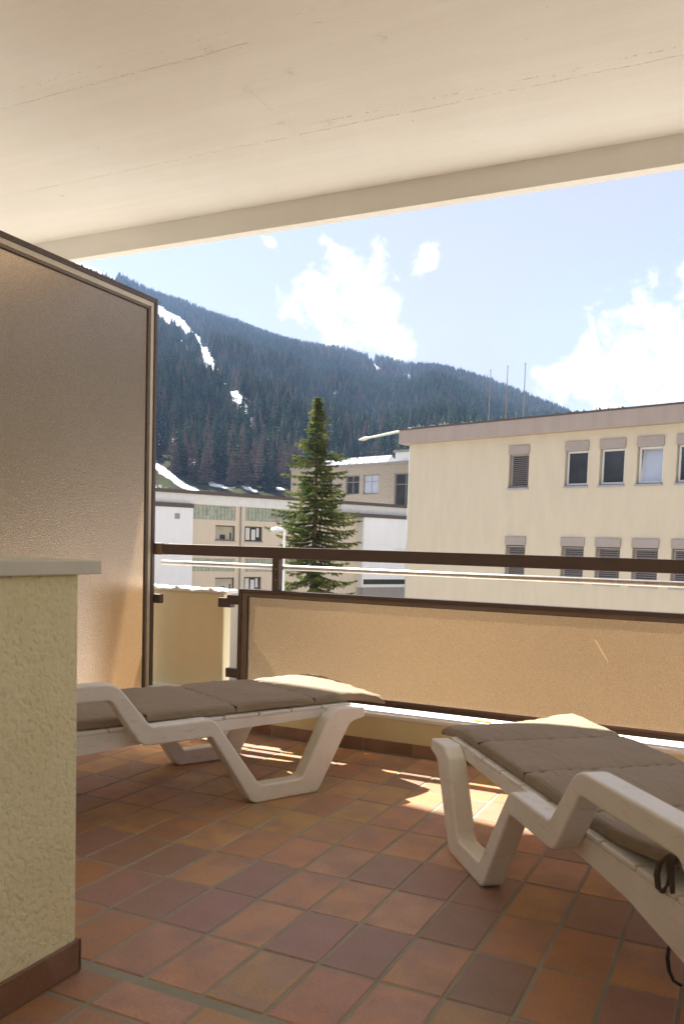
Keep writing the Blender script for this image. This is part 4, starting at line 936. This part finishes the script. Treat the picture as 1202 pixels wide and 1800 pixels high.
def make_lounger(loc, rz, label):
    em = empty('sun_lounger', loc, rz, label, 'sun lounger', 'white resin sun loungers on the balcony')
    fn = lambda a, b, w_: (a, w_, b)
    for w0, w1 in ((0.0, 0.065), (WID-0.065, WID)):
        MB().prism(PP, fn, w0, w1).build('side_frame', M_PLAS, em, bevel=0.013, seg=4)
    for w0, w1 in ((0.0655, 0.083), (WID-0.083, WID-0.0655)):
        MB().prism(RAIL, fn, w0, w1).build('rail', M_PLAS, em, bevel=0.003)
    sl = MB().box((-0.071, 0.066, 0.3180), (0.071, WID-0.066, 0.3305)).build('slat', M_PLAS, em, bevel=0.003)
    for k in range(12):
        if k == 0: sl.location = (0.39, 0, 0)
        else: share(sl, 'slat', em, (0.39-0.150*k, 0, 0))
    MB().box((0.405, 0.066, 0.262), (0.455, WID-0.066, 0.317)).build('end_board', M_PLAS, em, bevel=0.006)
    for w0 in (0.0, WID-0.05):
        MB().prism(rounded([(-1.22, 0.262), (-1.30, 0.262), (-1.40, 0.0), (-1.33, 0.0)], [0.01]*4, 3), fn, w0, w0+0.05).build('head_leg', M_PLAS, em, bevel=0.006)
    # backrest, hinged at s=-0.86 and raised a little
    br = empty('backrest', (0, 0, 0)); br.parent = em; br.location = (-0.90, 0, 0.335); br.rotation_euler = (0, R(24), 0)
    f_ = MB(); f_.box((-0.74, 0.085, -0.015), (0, 0.115, 0.015)); f_.box((-0.74, WID-0.115, -0.015), (0, WID-0.085, 0.015)); f_.build('backrest_frame', M_PLAS, br, bevel=0.005)
    bs = MB().box((-0.025, 0.1155, -0.008), (0.025, WID-0.1155, 0.009)).build('slat', M_PLAS, br, bevel=0.003); bs.location = (-0.05, 0, 0)
    for k in range(1, 11): share(bs, 'slat', br, (-0.05-0.066*k, 0, 0))
    return em
def cushion_panel(s_hi, s_lo, w0, w1, zfun, thick, seed, n=22, m=30):
    """one quilted panel: pinched along both cross seams, rounded at the sides, creased near the seams"""
    rd = np.random.default_rng(seed); vs = []; fs = []
    ph = rd.uniform(0, 6.28, 8); fr_ = rd.uniform(8, 30, 8)
    for i in range(n+1):
        u = i/n; s = s_hi + (s_lo-s_hi)*u; e = min(u, 1-u)*abs(s_hi-s_lo)
        pin = min(1.0, (e/0.045))**0.5 if e > 0 else 0.0
        for j in range(m+1):
            v = j/m; w_ = w0+(w1-w0)*v; es = min(v, 1-v)*(w1-w0)
            side = min(1.0, es/0.012)**0.5 if es > 0 else 0
            t_ = thick*(0.88+0.12*pin)*(0.84+0.16*side) + 0.006*math.sin(math.pi*u)*math.sin(math.pi*v)
            fold = sum(math.sin(w_*fr_[q]*6 + ph[q] + u*3*(q % 3-1)) for q in range(5))*0.0014*math.exp(-e/0.045)*(1.5-0.5*side)
            fold += 0.0012*math.sin((w_*46+s*62)+ph[5]+2*math.sin(s*21+ph[6]))*math.exp(-es/0.09)
            cor = 0.007*math.exp(-((e/0.03)**2 + (es/0.035)**2)) if e < 0.1 else 0
            vs.append((s, w_, zfun(s, v) + t_ + fold - cor))
    k0 = len(vs)
    for i in range(n+1):
        u = i/n; s = s_hi + (s_lo-s_hi)*u
        for j in range(m+1):
            v = j/m; w_ = w0+(w1-w0)*v; vs.append((s, w_, zfun(s, v)))
    for i in range(n):
        for j in range(m):
            a = i*(m+1)+j; fs.append((a, a+m+1, a+m+2, a+1)); b = k0+a; fs.append((b, b+1, b+m+2, b+m+1))
    for i in range(n):
        a = i*(m+1); fs.append((a, k0+a, k0+a+m+1, a+m+1)); a += m; fs.append((a, a+m+1, k0+a+m+1, k0+a))
    for j in range(m):
        fs.append((j, j+1, k0+j+1, k0+j)); a = n*(m+1)+j; fs.append((a, k0+a, k0+a+1, a+1))
    # bulge the side walls outwards a touch
    return vs, fs
def make_cushion(loc, rz, label, s_start, seams, w0, w1, zf, seed):
    em = empty('lounger_cushion', loc, rz, label, 'cushion', 'taupe cushions on the sun loungers')
    ed = [s_start]+seams
    for k, (a, b) in enumerate(zip(ed[:-1], ed[1:])):
        vs, fs = cushion_panel(a, b+0.0005, w0, w1, zf, 0.036, seed+k)
        o_ = link('cushion_panel', vs, fs, M_FAB, em, smooth=True)
        md = o_.modifiers.new('edge', 'BEVEL'); md.width = 0.006; md.segments = 2; md.limit_method = 'ANGLE'; md.angle_limit = R(50)
    for s in ed[1:-1]:
        pts = [(s, w0+(w1-w0)*q/20, zf(s, q/20)+0.0245) for q in range(21)]
        MB().tube(pts, 0.004, 6).build('cross_seam', M_SEAM, em, smooth=True)
    # back part on the raised backrest
    L_ = 0.66; sb = ed[-1]-0.045; ca, sa = math.cos(R(24)), math.sin(R(24))
    for k in range(2):
        vs, fs = cushion_panel(-k*L_/2, -(k+1)*L_/2+0.002, w0, w1, lambda s, v: 0.0, 0.036, seed+10+k)
        vs = [(sb + x_*ca - z_*sa*-1*-1, y_, zf(sb, 0.5)+0.022 - x_*sa + z_*ca) for x_, y_, z_ in vs]
        link('back_panel', vs, fs, M_FAB, em, smooth=True)
    return em
# left lounger: outer near foot corner and direction
aL = math.atan2(0.889, 0.458); aR = math.atan2(0.8, -0.6)
PL = (-0.288, 0.517, 0.0); PR = (0.650, 0.172, 0.0)
LL = make_lounger(PL, aL, 'white resin sun lounger on the left, in front of the amber screen')
# the right lounger is seen from its other long side, so its origin is the far corner
WR = (0.8, 0.6)
PR2 = (PR[0]+WID*WR[0], PR[1]+WID*WR[1], 0.0)
LR = make_lounger(PR2, aR, 'white resin sun lounger on the right, its foot end near the ledge')
def zfL(s, v):
    g_ = max(0.0, (s-0.46)/0.20)
    z_ = 0.3318 + 0.004*math.sin(s*7+1)**2 - 0.032*g_**1.3*(1-0.9*v)
    return z_ if g_ > 0 else max(z_, 0.3318)
def zfR(s, v):
    v = 1-v                                   # v = 0 at the near side here
    g_ = max(0.0, (s-0.40)/0.23)
    z_ = 0.3318 - 0.034*g_**1.2*(1 - 1.15*v*v*v) + 0.045*max(0, (-s-0.55)/0.35)**1.5 + 0.012*v*v
    return z_
make_cushion(PL, aL, 'taupe quilted cushion on the left lounger, sunlit across its foot end', 0.665, [0.29, -0.075, -0.44, -0.82], 0.085, 0.60, zfL, 40)
CR = make_cushion(PR2, aR, 'taupe quilted cushion on the right lounger, one far corner in the sun', 0.635, [0.25, -0.115, -0.47, -0.86], 0.10, WID-0.085, zfR, 60)
# fabric ties and the dangling strap at the near hinge corner of the right cushion (local y = WID - distance from the near side)
yn = WID-0.088
ztie = zfR(-0.85, 1.0)
tb = MB(); tb.tube([(-0.80, yn-0.02, ztie+0.01), (-0.815, yn+0.018, ztie), (-0.822, yn+0.026, ztie-0.02), (-0.835, yn+0.03, ztie-0.042), (-0.848, yn+0.028, ztie-0.046), (-0.858, yn+0.026, ztie-0.028), (-0.858, yn+0.02, ztie+0.01), (-0.855, yn, ztie+0.025)], 0.0065, 8, flat=0.45)
tb.build('tie_loop', M_SEAM, CR, smooth=True)
tb = MB(); tb.tube([(-0.85, yn, ztie+0.035), (-0.862, yn+0.026, ztie+0.028), (-0.872, yn+0.03, ztie+0.005), (-0.88, yn+0.03, ztie-0.018), (-0.884, yn+0.03, ztie-0.034)], [0.010, 0.011, 0.008, 0.007, 0.005], 8, flat=0.5)
tb.build('tie_tail', M_SEAM, CR, smooth=True)
tb = MB(); tb.tube([(-0.838, yn-0.01, 0.262), (-0.833, yn-0.008, 0.236), (-0.830, yn-0.005, 0.205), (-0.834, yn, 0.180), (-0.848, yn+0.004, 0.160), (-0.868, yn+0.006, 0.150), (-0.892, yn+0.006, 0.154)], 0.0042, 8, flat=0.6)
tb.build('dangling_strap', M_GASKET, CR, smooth=True)

# ================================================================== AIR
def haze():
    m, t, o = mat('haze'); v = nd(t, 'ShaderNodeVolumePrincipled'); v.inputs['Density'].default_value = 0.00008
    v.inputs['Color'].default_value = (0.42, 0.62, 1.0, 1); v.inputs['Anisotropy'].default_value = 0.2
    t.links.new(v.outputs[0], o.inputs['Volume'])
    top = float(max(V[:, 2].max(), 600))+30
    ob = MB().box((-2900, -2900, GZ-1.2), (2900, 2900, top)).build('haze', m); tag(ob, kind='stuff'); return ob
USE_HAZE = True
if USE_HAZE: haze()
